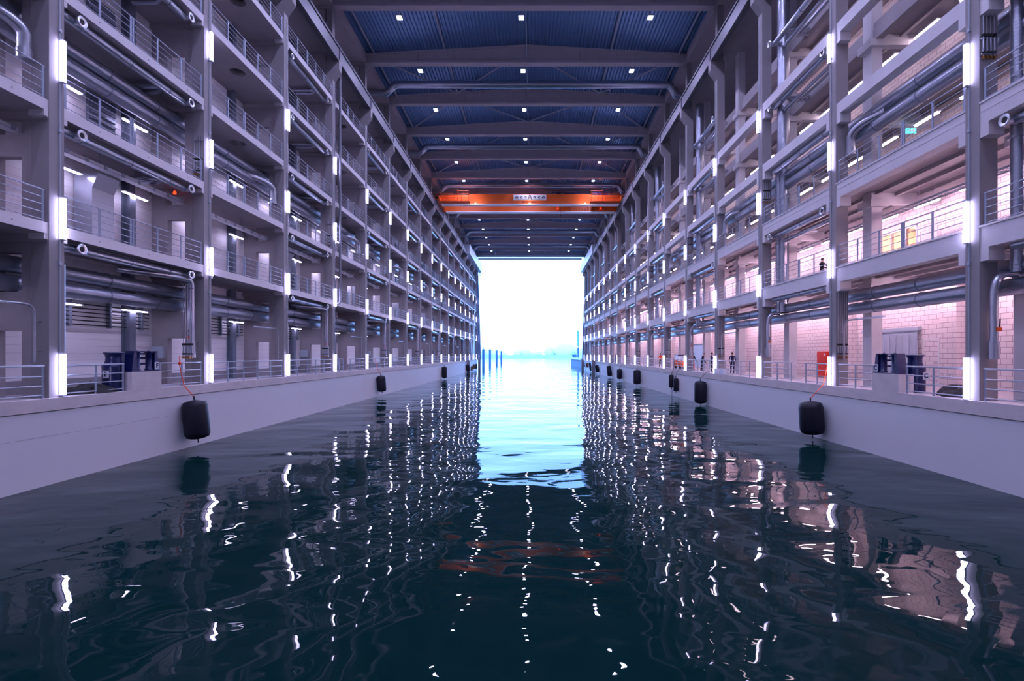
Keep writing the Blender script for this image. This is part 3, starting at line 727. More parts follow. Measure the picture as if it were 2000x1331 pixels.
part('body', MB().box(0, 0.3, 0, 0.9, 0, 1.4).mesh(['red']), t)
for i, (yy, z0, h) in enumerate(((19.75, R(-0.14), 0.27), (19.75, R(-0.62), 0.22))):
    one('warning_sign', MB().box(16.46, 16.5, yy, yy+0.16, z0, z0+h).box(16.455, 16.46, yy+0.03, yy+0.13, z0+h*0.4, z0+h*0.55, 1).box(16.455, 16.46, yy+0.03, yy+0.06, z0+h*0.7, z0+h*0.85, 1).box(16.455, 16.46, yy+0.1, yy+0.13, z0+h*0.7, z0+h*0.85, 1), ['yellow','ink'],
        'yellow notice on the right block wall, '+('higher one' if i == 0 else 'lower one by the basin'), 'sign')
t = thing('wash_basin', 'white wash basin on the right block wall under the yellow notice', 'basin', (16.5, 19.9, R(-0.75)))
part('bowl', MB().lathe([(0.12,-0.14),(0.2,-0.04),(0.24,0),(0.21,0),(0.15,-0.06)], (-0.22,0,0), 16).mesh(['white']), t)
part('splashback', MB().box(-0.02, 0, -0.25, 0.35, 0.02, 0.5).mesh(['white']), t); part('tap', MB().tube([(-0.02,0,0.15),(-0.14,0,0.15),(-0.14,0,0.1)], 0.012, 6).tube([(-0.02,-0.08,0.2),(-0.08,-0.1,0.24)], 0.01, 6).mesh(['black']), t)
for k in range(0, KN):
    one('brick_pilaster', cached('pil', lambda: MB().box(16.15, 16.5, -0.5, 0.3, FL[1], LV[1][0]-0.32).mesh(['brick'])), None, f'pale blockwork pilaster on the right quay rear wall, {ORD[k]} from the camera', 'pilaster', (0, Y(k+1)-0.9, 0), 'blockwork pilasters')
# office behind glazing on the first gallery
b = MB(); x0 = 16.8
b.box(x0+2.2, x0+2.3, OY0-0.3, OY1+0.3, F1, F1+2.4, 0); b.box(x0, x0+2.3, OY0-0.3, OY0-0.2, F1, F1+2.4, 0); b.box(x0, x0+2.3, OY1+0.2, OY1+0.3, F1, F1+2.4, 1)
b.box(x0, x0+2.3, OY0-0.3, OY1+0.3, F1+2.4, F1+2.5, 1); b.box(x0, x0+2.3, OY0-0.3, OY1+0.3, F1-0.02, F1+0.02, 1); b.box(x0, x0+2.2, 24.6, 24.7, F1, F1+2.4, 1)
struct('wall_office', b, ['wood','white'], 'timber lined office room behind the right first gallery glazing', 'room')
t = thing('window_1', 'glazed office front on the right first gallery with an orange lit room behind', 'window', (16.5, 0, 0)); t['kind'] = 'structure'
b = MB()
for yy in (OY0, 22.6, 23.5, 24.5, 25.6, OY1-0.06): b.box(-0.02, 0.1, yy, yy+0.07, OZ0, OZ1)
b.box(-0.02, 0.1, OY0, OY1, OZ1-0.07, OZ1); b.box(-0.02, 0.1, OY0, OY1, OZ0, OZ0+0.06)
part('window_frame', b.mesh(['clad']), t); part('pane', MB().box(0.04, 0.05, OY0, OY1, OZ0, OZ1).mesh(['glass']), t)
for yy, c in ((23.0, 'warm'), (25.6, 'fluo')):
    one('office_lamp', MB().box(17.2, 18.4, yy, yy+0.3, F1+2.25, F1+2.32), [c], 'lit ceiling lamp inside the '+('orange office' if c == 'warm' else 'white office'), 'lamp')
one('office_shelf', MB().box(17.0, 17.5, 22.3, 24.4, F1+1.0, F1+1.06).box(17.9, 18.6, 22.2, 23.2, F1+1.35, F1+1.8).box(17.9, 18.6, 22.2, 23.2, F1, F1+0.9), ['white'], 'white shelf and cupboards inside the orange office', 'shelf')
one('red_toolbox', MB().box(16.9, 17.3, 25.9, 26.4, F1+1.2, F1+1.35), ['red'], 'red box standing inside the white office window', 'box')
t = thing('exit_sign', 'lit green-blue exit sign hanging in the right second gallery', 'exit sign', (15.0, 20.3, R(8.78)))
part('face', MB().box(-0.2, 0.2, -0.02, 0.02, 0, 0.2).mesh(['exit']), t)
part('pictogram', MB().box(-0.05, 0.0, -0.03, -0.02, 0.05, 0.15).box(-0.12, -0.03, -0.03, -0.02, 0.08, 0.11).box(0.05, 0.13, -0.03, -0.02, 0.05, 0.15).mesh(['white']), t); part('hanger', MB().tube([(0,0,0.2),(0,0,1.0)], 0.01, 5).mesh(['rail']), t)
for lab, yy, x_, z_, nm in (('left', 20.25, -14.3, 6.35, 'red alarm beacon at the end of a left cable tray'), ('l2', 13.2, -14.6, 9.0, 'red alarm beacon near the top left picture corner')):
    one('alarm_beacon', MB().lathe([(0.06,0),(0.06,0.02),(0.05,0.1),(0.02,0.13)], (0,0,0), 12), ['redlamp'], nm, 'beacon', (x_+0.15, yy, R(z_)))

# ------------------------------------------------------------ overhead crane
def text_mesh(body, size, m, sx=1.0, extrude=0.01, align='CENTER'):
    c = bpy.data.curves.new('lettering', 'FONT'); c.body = body; c.size = size; c.extrude = extrude; c.offset = size*0.035; c.align_x = align; c.align_y = 'CENTER'
    o = bpy.data.objects.new('lettering', c); COL.objects.link(o); bpy.context.view_layer.update()
    me = bpy.data.meshes.new_from_object(o.evaluated_get(bpy.context.evaluated_depsgraph_get()))
    bpy.data.objects.remove(o); me.transform(Matrix.Diagonal((sx, 1, 1, 1))); me.transform(Matrix.Rotation(math.pi/2, 4, 'X'))
    me.materials.clear(); me.materials.append(M[m]); return me
CY = 69.0
t = thing('overhead_crane', 'orange double girder overhead crane spanning the hall', 'crane', (0, CY, R(20.1)))
def girder(full):
    b = MB(); xl, xr = -12.5, 11.9
    ml, mr = (-8.4, 7.7) if full else (xl, xr)
    b.box(ml, mr, -0.35, 0.35, 0.14, 1.4)
    if full:
        for a, c in ((xl, ml), (mr, xr)): b.box(a, c, -0.1, 0.35, 0.35, 1.4); b.box(a, c, -0.9, 0.35, 0.3, 0.38)
    b.box(xl+0.3, xr-0.3, -0.4, 0.4, 0.0, 0.14, 1)
    return b.mesh(['orange','white'])
part('girder', girder(True), t); part('girder', girder(False), t, (0, 3.6, 0))
for sx in (-12.6, 12.0):
    e = part('end_carriage', MB().box(sx-0.28, sx+0.28, -1.4, 5.0, 0.42, 0.95).mesh(['orange']), t)
    part('buffer', MB().lathe([(0.16,0),(0.16,0.35)], (sx, -1.75, 0.62), 12, 'y').mesh(['dark']), e)
    for yy in (-0.9, 4.4): part('wheel', MB().lathe([(0.22,-0.08),(0.22,0.08)], (sx, yy, 0.48), 16, 'x').mesh(['steel']), e)
for a, c in ((-12.2, -8.5), (7.8, 11.6)):
    b = MB()
    for z in (0.75, 1.05, 1.35): b.tube([(a, -0.9, z), (c, -0.9, z)], 0.03, 6)
    for i in range(5): x = a+(c-a)*i/4; b.tube([(x, -0.9, 0.36), (x, -0.9, 1.35)], 0.03, 6)
    q0, q1 = (c-1.5, c) if a < 0 else (a, a+1.5)
    for x in (q0, q1): b.tube([(x, -0.9, 0.38), (x, -0.9, 1.95 if x == (q0 if a < 0 else q1) else 1.5)], 0.035, 6)
    b.tube([(q0,-0.9,1.7),(q1,-0.9,1.7)], 0.03, 6)
    part('platform_railing', b.mesh(['orange']), t)
p = part('sign_board', MB().box(-2.55, 1.85, -0.42, -0.36, 0.58, 1.32).mesh(['plate']), t)
for tx, cx in (('o', -2.1), ('c', -1.5), ('e', -0.92), ('n', 0.28), ('c', 0.88), ('o', 1.45)):
    part('letter', text_mesh(tx, 0.62, 'ink', 1.5), p, (cx, -0.43, 0.99))
b = MB(); cx = -0.35
b.prism([(cx-0.28, 0.62), (cx-0.2, 0.62), (cx-0.02, 1.24), (cx-0.1, 1.28)], 'y', -0.45, -0.42)
b.prism([(cx+0.28, 0.62), (cx+0.2, 0.62), (cx+0.02, 1.24), (cx+0.1, 1.28)], 'y', -0.45, -0.42)
b.box(cx-0.1, cx+0.1, -0.45, -0.42, 1.22, 1.28); b.box(cx-0.2, cx+0.2, -0.45, -0.42, 0.88, 0.93)
b.prism([(-2.2, 0.70), (cx-0.24, 0.60), (cx-0.24, 0.68)], 'y', -0.45, -0.42); b.prism([(1.5, 0.70), (cx+0.24, 0.60), (cx+0.24, 0.68)], 'y', -0.45, -0.42)
part('letter', b.mesh(['ink']), p)
part('load_lettering', text_mesh('20 t/1  -  20 t/1', 0.36, 'ink', 1.05), t, (-0.4, -0.37, 0.36))
for x0, w_ in ((2.7, 3.6), (8.2, 2.6)):
    b = MB()
    b.box(x0, x0+w_, 0.3, 3.3, 1.42, 1.55); b.box(x0+0.6, x0+1.2, 0.8, 2.0, 1.5, 2.0); b.box(x0+1.5, x0+w_-0.5, 1.0, 2.4, 1.5, 1.95); b.lathe([(0.28,x0+0.9),(0.28,x0+w_-0.6)], (0,2.8,1.8), 14, 'x')
    for x in (x0, x0+w_): b.box(x, x+0.04, 0.3, 0.34, 1.5, 2.15)
    b.box(x0, x0+w_, 0.3, 0.34, 2.1, 2.15); b.box(x0, x0+w_, 0.3, 0.34, 1.8, 1.84)
    part('trolley', b.mesh(['blue']), t)
b = MB()
for i in range(13):
    x = 5.2+i*0.42; b.tube([(x, 3.1, 1.2)]+arc((x, 3.1, 0.9), (x+0.1, 3.1, 0.0-0.3*(i < 9)), (x+0.21, 3.1, 0.5), 5)+[(x+0.4, 3.1, 1.2)], 0.02, 5)
part('festoon_cable', b.mesh(['black']), t)
part('hoist_rope', MB().tube([(3.75, -0.45, 0.1), (3.75, -0.45, -1.4)], 0.02, 5).box(3.7, 3.8, -0.5, -0.4, -1.55, -1.4).mesh(['black']), t)
for x in (3.55, 9.6): part('warning_lamp', MB().lathe([(0.09,0),(0.09,0.14)], (x, 3.1, 0.42), 10).mesh(['redlamp']), t)
for x in (-7.6, -0.4, 7.0):
    l = part('work_light', MB().box(x-0.1, x+0.1, -0.95, -0.8, 0.02, 0.07).mesh(['white_dim']), t)
    ld = bpy.data.lights.new('crane_light', 'SPOT'); ld.energy = 38; ld.color = (1, 0.72, 0.5); ld.spot_size = 2.4; ld.shadow_soft_size = 0.15
    lo = bpy.data.objects.new('lamp_beam', ld); COL.objects.link(lo); lo.parent = l; lo.location = (x*S, -1.3*S, 0.25*S); lo.rotation_euler = (math.radians(118), 0, 0)

# ------------------------------------------------------------ fenders
def fender_me(r, h):
    b = MB(); k = r*0.55
    b.lathe([(r*0.1,-h/2),(r*0.55,-h/2+0.02*h),(r*0.88,-h/2+k*0.35),(r,-h/2+k),(r,h/2-k),(r*0.88,h/2-k*0.35),(r*0.55,h/2-0.02*h),(r*0.1,h/2)], (0,0,0), 28)
    return b
def fender(s, px, py, w_, h_, lab, tilt=0.0, mt='dark', rope='brownrope'):
    F = FX[s]-0.05; yy = F*1000/abs(px-1040)
    for _ in range(5): r = w_*yy/2000; yy = (F-r-0.03)*1000/abs(px-1040)
    h = h_*yy/1000; X = s*(F-r-0.03); Z = EYE-(py-693)*yy/1000
    Z = max(Z, h/2+0.12)
    t = thing('fender', lab, 'fender', (X, yy, Z), 'mooring fenders'); t.rotation_euler = (0, -tilt, 0)
    part('body', fender_me(r, h).mesh([mt]), t)
    part('eye', MB().tube([(0,0,h/2-0.02),(0,0,h/2+0.1*h)], 0.03, 6).mesh(['black']), t)
    part('tail', MB().tube([(0,0,-h/2+0.02),(0,0,-h/2-min(0.09*h, Z-h/2-0.02))], 0.025, 6).mesh(['black']), t)
    Fc = FX[s]; c_, s_ = math.cos(tilt), math.sin(tilt)
    def loc(x, y, z):   # world layout point -> the fender's own tilted frame
        dx, dz = x-X, z-Z; return (c_*dx+s_*dz, y-yy, -s_*dx+c_*dz)
    pts = [(0,0,h/2+0.08*h), loc(s*(Fc-0.11), yy-0.1, FL[s]+0.03), loc(s*(Fc+0.05), yy-0.12, FL[s]+(0.86 if rope == 'rope' else 0.12))]
    part('lashing', MB().tube(pts, 0.016, 5).mesh([rope]), t, label='orange lashing rope' if rope == 'rope' else None)
fender(-1, 383, 820, 44, 77, 'large black cylindrical fender on an orange rope, near the left edge', 0.10, rope='rope')
fender(-1, 745, 750, 17, 32, 'black fender on the left quay wall beneath the fifth column', 0.08, rope='rope')
fender(-1, 868, 728, 10, 23, 'dark fender farther along the left quay wall, under the middle bays')
fender(-1, 914, 718.5, 7.5, 13, 'last dark fender of the left quay before the gate piles', 0.1)
fender(-1, 921.5, 720, 4, 9, 'small brownish fender beyond the left gate pile, lowest hanging', 0, 'brownrope')
fender(-1, 925.5, 716.5, 4.5, 9, 'small brownish fender beyond the left gate pile, middle one', 0, 'brownrope')
fender(-1, 930, 716, 3.5, 10, 'small dark fender beyond the left gate pile, nearest the sea')
fender(1, 1585, 817, 44, 66, 'large black cylindrical fender hanging near the right edge', 0.06, rope='rope')
fender(1, 1368, 767, 23, 45, 'scuffed black fender on the right quay wall below the standing workers')
fender(1, 1311, 745, 9.5, 26, 'left one of two slim fenders hung together on the right quay wall')
fender(1, 1320, 752, 9.5, 27, 'right one of two slim fenders hung together, with dangling ropes')
fender(1, 1244, 737, 14, 29, 'tall black fender, first beyond the pair of slim ones on the right')
fender(1, 1210, 731, 10.5, 20, 'shorter black fender, second beyond the slim pair on the right')
fender(1, 1190, 725, 9, 21, 'tilted black fender, third beyond the slim pair on the right', 0.1)
fender(1, 1166, 720.5, 7.5, 14.5, 'small tilted black fender just before the right gate pile', 0.15)
fender(1, 1153, 717, 4.5, 16, 'thin leaning fender just beyond the right gate pile', 0.15)
fender(1, 1147, 714, 5, 9, 'small brownish fender beyond the right gate pile', 0, 'brownrope')
fender(1, 1138.5, 711.5, 6.5, 13, 'outermost dark fender beside the right gate edge', 0.15)
for x, yy in ((-12.75, 102.0), (-12.3, 118.5), (11.75, 99.0), (11.5, 117.5)):
    one('guide_pile', MB().box(x-0.3, x+0.3, yy-0.3, yy+0.3, -4, FL[-1]+0.1), ['steel_beam'], f'grey square guide pile in the water at the {"left" if x < 0 else "right"} quay, {"nearer" if yy < 110 else "farther"} one', 'pile', (0,0,0), 'guide piles')

# ------------------------------------------------------------ capstans, roller blocks, covers
def letter_plate(ch, parent, loc, rz, size=0.22):
    p = part('letter_plate', MB().box(-size*0.5, size*0.5, -0.01, 0.01, -size*0.65, size*0.65).mesh(['plate']), parent, loc, label=f'white plate with a black {ch}')
    p.rotation_euler = (0, 0, rz); q = part('letter', text_mesh(ch, size*1.35, 'ink'), p, (0, -0.015, 0)); return p
for s in (-1, 1):
    F = FX[s]; ch = 'F' if s < 0 else 'C'; z0 = FL[s]
    cx, cy = (s*13.6, 16.62) if s < 0 else (s*12.92, 17.3)
    t = thing('capstan', f'navy blue mooring capstan marked {ch} on the {SIDE[s]} quay', 'capstan', (cx, cy, z0))
    part('base', MB().lathe([(0.30,0),(0.30,0.72),(0.31,0.78),(0.30,0.84),(0.22,0.92)], (0,0,0), 32).mesh(['blue']), t)
    part('drum', MB().lathe([(0.23,0.90),(0.24,0.93),(0.215,1.0),(0.21,1.1),(0.225,1.18),(0.28,1.23),(0.28,1.25)], (0,0,0), 32).mesh(['blue']), t)
    part('top_cap', MB().lathe([(0.27,1.25),(0.27,1.27),(0.05,1.28)], (0,0,0), 32).mesh(['steel']), t)
    letter_plate(ch, t, (0.02 if s < 0 else 0.12, -0.32, 0.56), 0.1*s, 0.19)
    # plinth
    pf = F-0.05; py0, py1 = (16.75, 18.1) if s < 0 else (16.95, 18.25)
    one('concrete_plinth', MB().box(s*(F-0.085), s*(F+0.42), 0, py1-py0, -0.02, 0.62), ['coping'], f'concrete block under the blue roller fairlead on the {SIDE[s]} quay', 'plinth', (0, py0, z0))
    t = thing('roller_fairlead', f'navy blue roller fairlead marked {ch} on the {SIDE[s]} concrete block', 'fairlead', (s*(F+0.09), (py0+py1)/2, z0+0.62))
    part('bed_plate', MB().box(-0.17, 0.17, -0.66, 0.66, 0, 0.02).mesh(['blue']), t)
    for d in (-1, 1):
        b = MB(); b.prism([(d*0.40, 0.02), (d*0.62, 0.02), (d*0.52, 0.68), (d*0.40, 0.68)], 'x', -0.14, 0.14)
        b.prism([(d*0.58, 0.02), (d*0.62, 0.02), (d*0.45, 0.68), (d*0.41, 0.68)], 'x', -0.13, 0.13); b.box(-0.14, 0.14, d*0.16, d*0.52, 0.655, 0.69)
        part('housing', b.mesh(['blue']), t)
        rl = part('roller', MB().lathe([(0.12,0.03),(0.12,0.08),(0.095,0.1),(0.095,0.62),(0.12,0.64),(0.12,0.66)], (-s*0.02, d*0.27, 0), 20).mesh(['blue']), t)
        part('roller_pin', MB().lathe([(0.04,0.66),(0.04,0.71)], (-s*0.02, d*0.27, 0), 12).mesh(['steel']), rl)
    for z in (0.25, 0.45, 0.6): part('cross_rod', MB().tube([(s*0.1, -0.42, z), (s*0.1, 0.42, z)], 0.03, 8).mesh(['blue']), t)
    letter_plate(ch, t, (-s*0.155, (0.48 if s < 0 else 0.5), 0.18), s*math.pi/2*(-1), 0.2)
def tarp(seed, rx, ry, h):
    rnd = random.Random(seed); b = MB(); n = 22; rings = 7; vs = []
    ph = [rnd.uniform(0, 6.28) for _ in range(6)]
    for i in range(rings):
        f = i/(rings-1); rr = 1-f**1.6; z = h*(1-(1-f)**2.2)
        for j in range(n):
            a = 2*math.pi*j/n; wob = 1+0.14*math.sin(3*a+ph[0])+0.09*math.sin(7*a+ph[1]+3*f); k = rr*wob+0.02
            vs.append((rx*k*math.cos(a), ry*k*math.sin(a), max(0, z*(0.8+0.25*math.sin(2*a+ph[2]))+0.03*math.sin(9*a+ph[3])*(0<i))))
    fs = [(i*n+j, i*n+(j+1)%n, (i+1)*n+(j+1)%n, (i+1)*n+j) for i in range(rings-1) for j in range(n)]
    b.add(vs, fs, 0, True); b.add(vs[-n:], [tuple(range(n))]); return b
one('folded_cover', tarp(3, 0.5, 0.9, 0.32), ['black'], 'crumpled black cover lying beside the left capstan', 'cover', (-13.75, 15.9, FL[-1]), 'black covers')
one('folded_cover', tarp(5, 0.42, 0.75, 0.34), ['black'], 'crumpled black cover between the right capstan and the nearest right column', 'cover', (12.9, 15.5, FL[1]), 'black covers')
one('folded_cover', tarp(8, 0.3, 0.4, 0.08), ['black'], 'flat black cover on the quay past the right roller block', 'cover', (13.2, 18.9, FL[1]), 'black covers')
for x, yy in ((12.3, 32.75), (12.3, 33.9)):
    one('stacked_case', MB().box(x-0.2, x+0.2, yy-0.3, yy+0.3, FL[1], FL[1]+0.36), ['plate'], f'pale box on the right quay coping, {"nearer side of" if yy < 33 else "beyond"} the fourth column', 'box')
one('gap_chain', MB().tube([(12.26, 23.0, FL[1]+0.86)]+arc((12.26,23.05,FL[1]+0.85), (12.26,23.6,FL[1]+0.55), (12.26,24.15,FL[1]+0.85), 8), 0.012, 5).tube(arc((12.26,23.05,FL[1]+0.3), (12.26,23.6,FL[1]+0.0), (12.26,24.15,FL[1]+0.3), 8), 0.012, 5), ['pipe'], 'slack chains closing the gap in the right quay railing', 'chain')
# dangling ropes at the slim pair of fenders
one('hanging_rope', MB().tube([(12.1, 43.6, FL[1]+0.9), (12.05, 43.6, FL[1]+0.2), (11.85, 43.7, 1.5)], 0.02, 6), ['brownrope'], 'brown rope leading from the railing down to the slim fenders', 'rope')
one('hanging_rope', MB().tube([(11.75, 43.3, 1.0), (11.8, 43.3, 0.5), (11.78, 43.3, 0.05)], 0.02, 6), ['black'], 'dark rope end dangling into the water below the slim fenders', 'rope')
one('life_rope', MB().tube([(-13.16, 19.1, FL[-1]+0.86), (-13.3, 19.3, FL[-1]+1.12)], 0.02, 6).lathe([(0.03,-0.05),(0.07,0),(0.03,0.05)], (-13.16, 19.1, FL[-1]+0.86), 10), ['rope'], 'orange rope knot tied to the left quay railing', 'rope')

# utility cart on the right quay
t = thing('utility_cart', 'small orange and white utility cart with a blue roof on the right quay', 'cart', (13.0, 44.5, FL[1]))
part('body', MB().prism([(-1.0,0.25),(1.0,0.25),(1.0,0.75),(0.2,0.8),(-0.9,0.62)], 'x', -0.4, 0.4).mesh(['vest']), t)
part('cabin', MB().prism([(-0.45,0.72),(0.9,0.72),(0.85,1.18),(-0.1,1.18)], 'x', -0.37, 0.37).mesh(['white']), t)
part('roof', MB().box(-0.4, 0.4, -0.2, 0.95, 1.18, 1.26).mesh(['blue']), t)
part('windscreen', MB().prism([(-0.44,0.76),(-0.12,1.14),(-0.14,1.16),(-0.47,0.78)], 'x', -0.33, 0.33).mesh(['plate']), t)
for x in (-0.36, 0.36):
    for yy in (-0.65, 0.65): part('wheel', MB().lathe([(0.1,-0.07),(0.2,-0.07),(0.2,0.07),(0.1,0.07)], (x, yy, 0.2), 16, 'x').mesh(['black']), t)

# ------------------------------------------------------------ people
def person(loc, yaw, lab, top='navy', legs='navy', lean=0.0, arm=(0.25, 0.25), turn=0.0, cap=None, stride=0.06):
    H = 1.76
    J = {}; ln = math.sin(lean); lc = math.cos(lean)
    def T(x, f, z):   # upper body point leaned forward about the hips (forward = -y)
        dz = z-0.92; return Vector((x, -(f*lc+dz*ln), 0.92+dz*lc-f*ln))
    V = []; E = []; Rr = []
    def add(p, r, par=None):
        V.append(Vector(p)); Rr.append(r); i = len(V)-1
        if par is not None: E.append((par, i))
        return i
    pel = add((0, 0, 0.95), (0.155, 0.115)); wa = add(T(0, 0.01, 1.10), (0.135, 0.105), pel); ch = add(T(0, 0.0, 1.32), (0.165, 0.12), wa)
    sh = add(T(0, -0.01, 1.44), (0.12, 0.09), ch); nk = add(T(0, 0.01, 1.53), (0.055, 0.055), sh)
    hd = add(T(0, 0.03, 1.62), (0.075, 0.088), nk); hd2 = add(T(0, 0.03, 1.70), (0.068, 0.08), hd)
    hands = []
    for sg, am in ((-1, arm[0]), (1, arm[1])):
        hp = add((sg*0.09, 0, 0.88), (0.095, 0.095), pel); kn = add((sg*0.105, -0.02-sg*stride*0.4, 0.50), (0.066, 0.07), hp)
        an = add((sg*0.11, 0.03-sg*stride, 0.10), (0.046, 0.05), kn); add((sg*0.125, -0.13-sg*stride, 0.045), (0.045, 0.035), an)
        s0 = add(T(sg*0.19, -0.01, 1.42), (0.062, 0.062), sh); el = add(T(sg*0.24, 0.02+am*0.25, 1.42-0.29*math.cos(am)), (0.045, 0.045), s0)
        wr = add(T(sg*0.20, 0.06+am*1.0, 1.40-0.29*math.cos(am)-0.23*math.cos(am*2.2)), (0.03, 0.03), el)
        d = (V[wr]-V[el]).normalized(); pm = add(V[wr]+d*0.075, (0.022, 0.038), wr); hands.append((V[pm], d, sg))
    me = bpy.data.meshes.new('body'); me.from_pydata([tuple(v) for v in V], E, [])
    o = bpy.data.objects.new('tmp', me); COL.objects.link(o)
    md = o.modifiers.new('skin', 'SKIN'); md.use_smooth_shade = True
    for i, r in enumerate(Rr): me.skin_vertices[0].data[i].radius = r
    me.skin_vertices[0].data[0].use_root = True
    ss = o.modifiers.new('sub', 'SUBSURF'); ss.levels = 2; ss.render_levels = 2
    bpy.context.view_layer.update()
    bm = bpy.data.meshes.new_from_object(o.evaluated_get(bpy.context.evaluated_depsgraph_get())); bpy.data.objects.remove(o)
    vs = [v.co.copy() for v in bm.vertices]; fs = [list(p_.vertices) for p_ in bm.polygons]; mi = []
    nkp, wrs = V[nk], [h[0]-h[1]*0.07 for h in hands]
    for p_ in bm.polygons:
        c = p_.center; up = (V[hd]-V[nk]).normalized()
        if (c-nkp).dot(up) > -0.005 and (c-nkp).length < 0.3: q = 0
        elif any((c-w_).length < 0.12 and (c-w_).dot(h[1]) > 0 for w_, h in zip(wrs, hands)): q = 0
        elif c.z < 0.12: q = 3
        elif c.z < 0.93: q = 2
        else: q = 1
        mi.append(q)
    b = MB(); b.v = [tuple(v/S) for v in vs]; b.f = fs; b.m = mi; b.sm = [True]*len(fs)
    for hp, d, sg in hands:   # fingers and thumb
        side = d.cross(Vector((1, 0, 0))).normalized()
        for j in range(4):
            base = hp+side*(j-1.5)*0.018+d*0.01; L = (0.062, 0.074, 0.07, 0.055)[j]
            mid = base+d*L*0.55; tip = mid+(d*0.75+Vector((-sg*0.6, 0, 0))).normalized()*L*0.5
            b.tube([tuple(q/S) for q in (base, mid, tip)], 0.009/S, 6)
        base = hp+side*0.03-d*0.03; b.tube([tuple(q/S) for q in (base, base+(side+d).normalized()*0.035, base+(side*0.4+d).normalized()*0.07)], 0.010/S, 6)
    # face
    fc = V[hd2]; fwd = Vector((0, -lc, -ln)); rt = Vector((1, 0, 0)); up = (V[hd2]-V[nk]).normalized()
    def F3(r_, u_, f_): return tuple((V[hd]+rt*r_+up*u_+fwd*f_)/S)
    b.tube([F3(0, 0.045, 0.075), F3(0, 0.02, 0.103), F3(0, 0.0, 0.085)], 0.012/S, 6)
    for sg in (-1, 1):
        b.tube([F3(sg*0.03, 0.045, 0.078), F3(sg*0.03, 0.045, 0.088)], 0.009/S, 6, 3); b.tube([F3(sg*0.078, 0.05, -0.01), F3(sg*0.088, 0.02, 0.0), F3(sg*0.078, -0.01, 0.005)], 0.012/S, 6)
    b.tube([F3(-0.025, -0.035, 0.078), F3(0.025, -0.035, 0.078)], 0.006/S, 5, 4)
    root = thing('person', lab, 'person', loc); root.rotation_euler = (0, 0, yaw)
    part('body', b.mesh(['skin', top, legs, 'black', 'red']), root)
    hb = MB(); prof = [(0.03, 0.105), (0.065, 0.09), (0.086, 0.055), (0.092, 0.01), (0.088, -0.02)]
    n = 16; vv = []
    for r_, z in prof:
        for j in range(n):
            a = 2*math.pi*j/n; ff = math.sin(a)
            zz = z+(0.045 if (ff < -0.3 and z < 0.05) else 0)
            q = V[hd]+rt*(r_*math.cos(a)*0.93)+fwd*(-r_*1.08*ff-0.012)+up*(zz+0.06); vv.append(tuple(q/S))
    # front half of the lower rings is lifted to the hairline
    hb.add(vv, [(i*n+j, i*n+(j+1)%n, (i+1)*n+(j+1)%n, (i+1)*n+j) for i in range(len(prof)-1) for j in range(n)]+[tuple(range(n))], 0, True)
    part('cap' if cap else 'hair', hb.mesh([cap or 'hair']), root)
    cb = MB().lathe([((0.062)/S, 0), (0.066/S, 0.015/S), (0.058/S, 0.05/S)], (0,0,0), 16)
    c_ = part('collar', cb.mesh([top]), root); c_.location = T(0, 0.0, 1.475); c_.rotation_euler = (lean, 0, 0)
    bl = part('belt', MB().lathe([(0.150/S, 0), (0.150/S, 0.035/S)], (0,0,0), 20).mesh(['black']), root); bl.location = (0, 0, 0.95); bl.scale = (1.0, 0.78, 1)
    return root
fz = FL[1]-0.01
person((13.35, 34.2, fz), math.radians(160), 'person in dark blue overalls seen from behind at the right quay railing', 'navy', 'navy')
person((13.05, 37.3, fz), math.radians(85), 'person in a dark blue jacket looking right, beside the fourth right column', 'navy', 'char', arm=(0.3, 0.2))
person((12.95, 39.2, fz), math.radians(70), 'person in dark clothes leaning forward by the pale blue door', 'char', 'char', lean=0.28, arm=(0.3, 0.35))
person((12.9, 41.2, fz), math.radians(20), 'person in orange trousers and black jacket beside a right column', 'char', 'vest')
person((13.0, 52.0, fz), math.radians(200), 'person in a red-orange vest and black trousers farther along the right quay', 'vest', 'black')
person((12.7, 84.0, fz), math.radians(180), 'small far person in a red-orange jacket on the right quay', 'vest', 'black', cap='yellow')
person((13.0, 80.0, fz), math.radians(120), 'small far person in dark blue on the right quay', 'navy', 'navy', arm=(0.9, 0.5))
person((14.7, 26.0, LV[1][0]-0.02), math.radians(100), 'person in black standing on the right first gallery', 'black', 'char', arm=(0.8, 0.8))

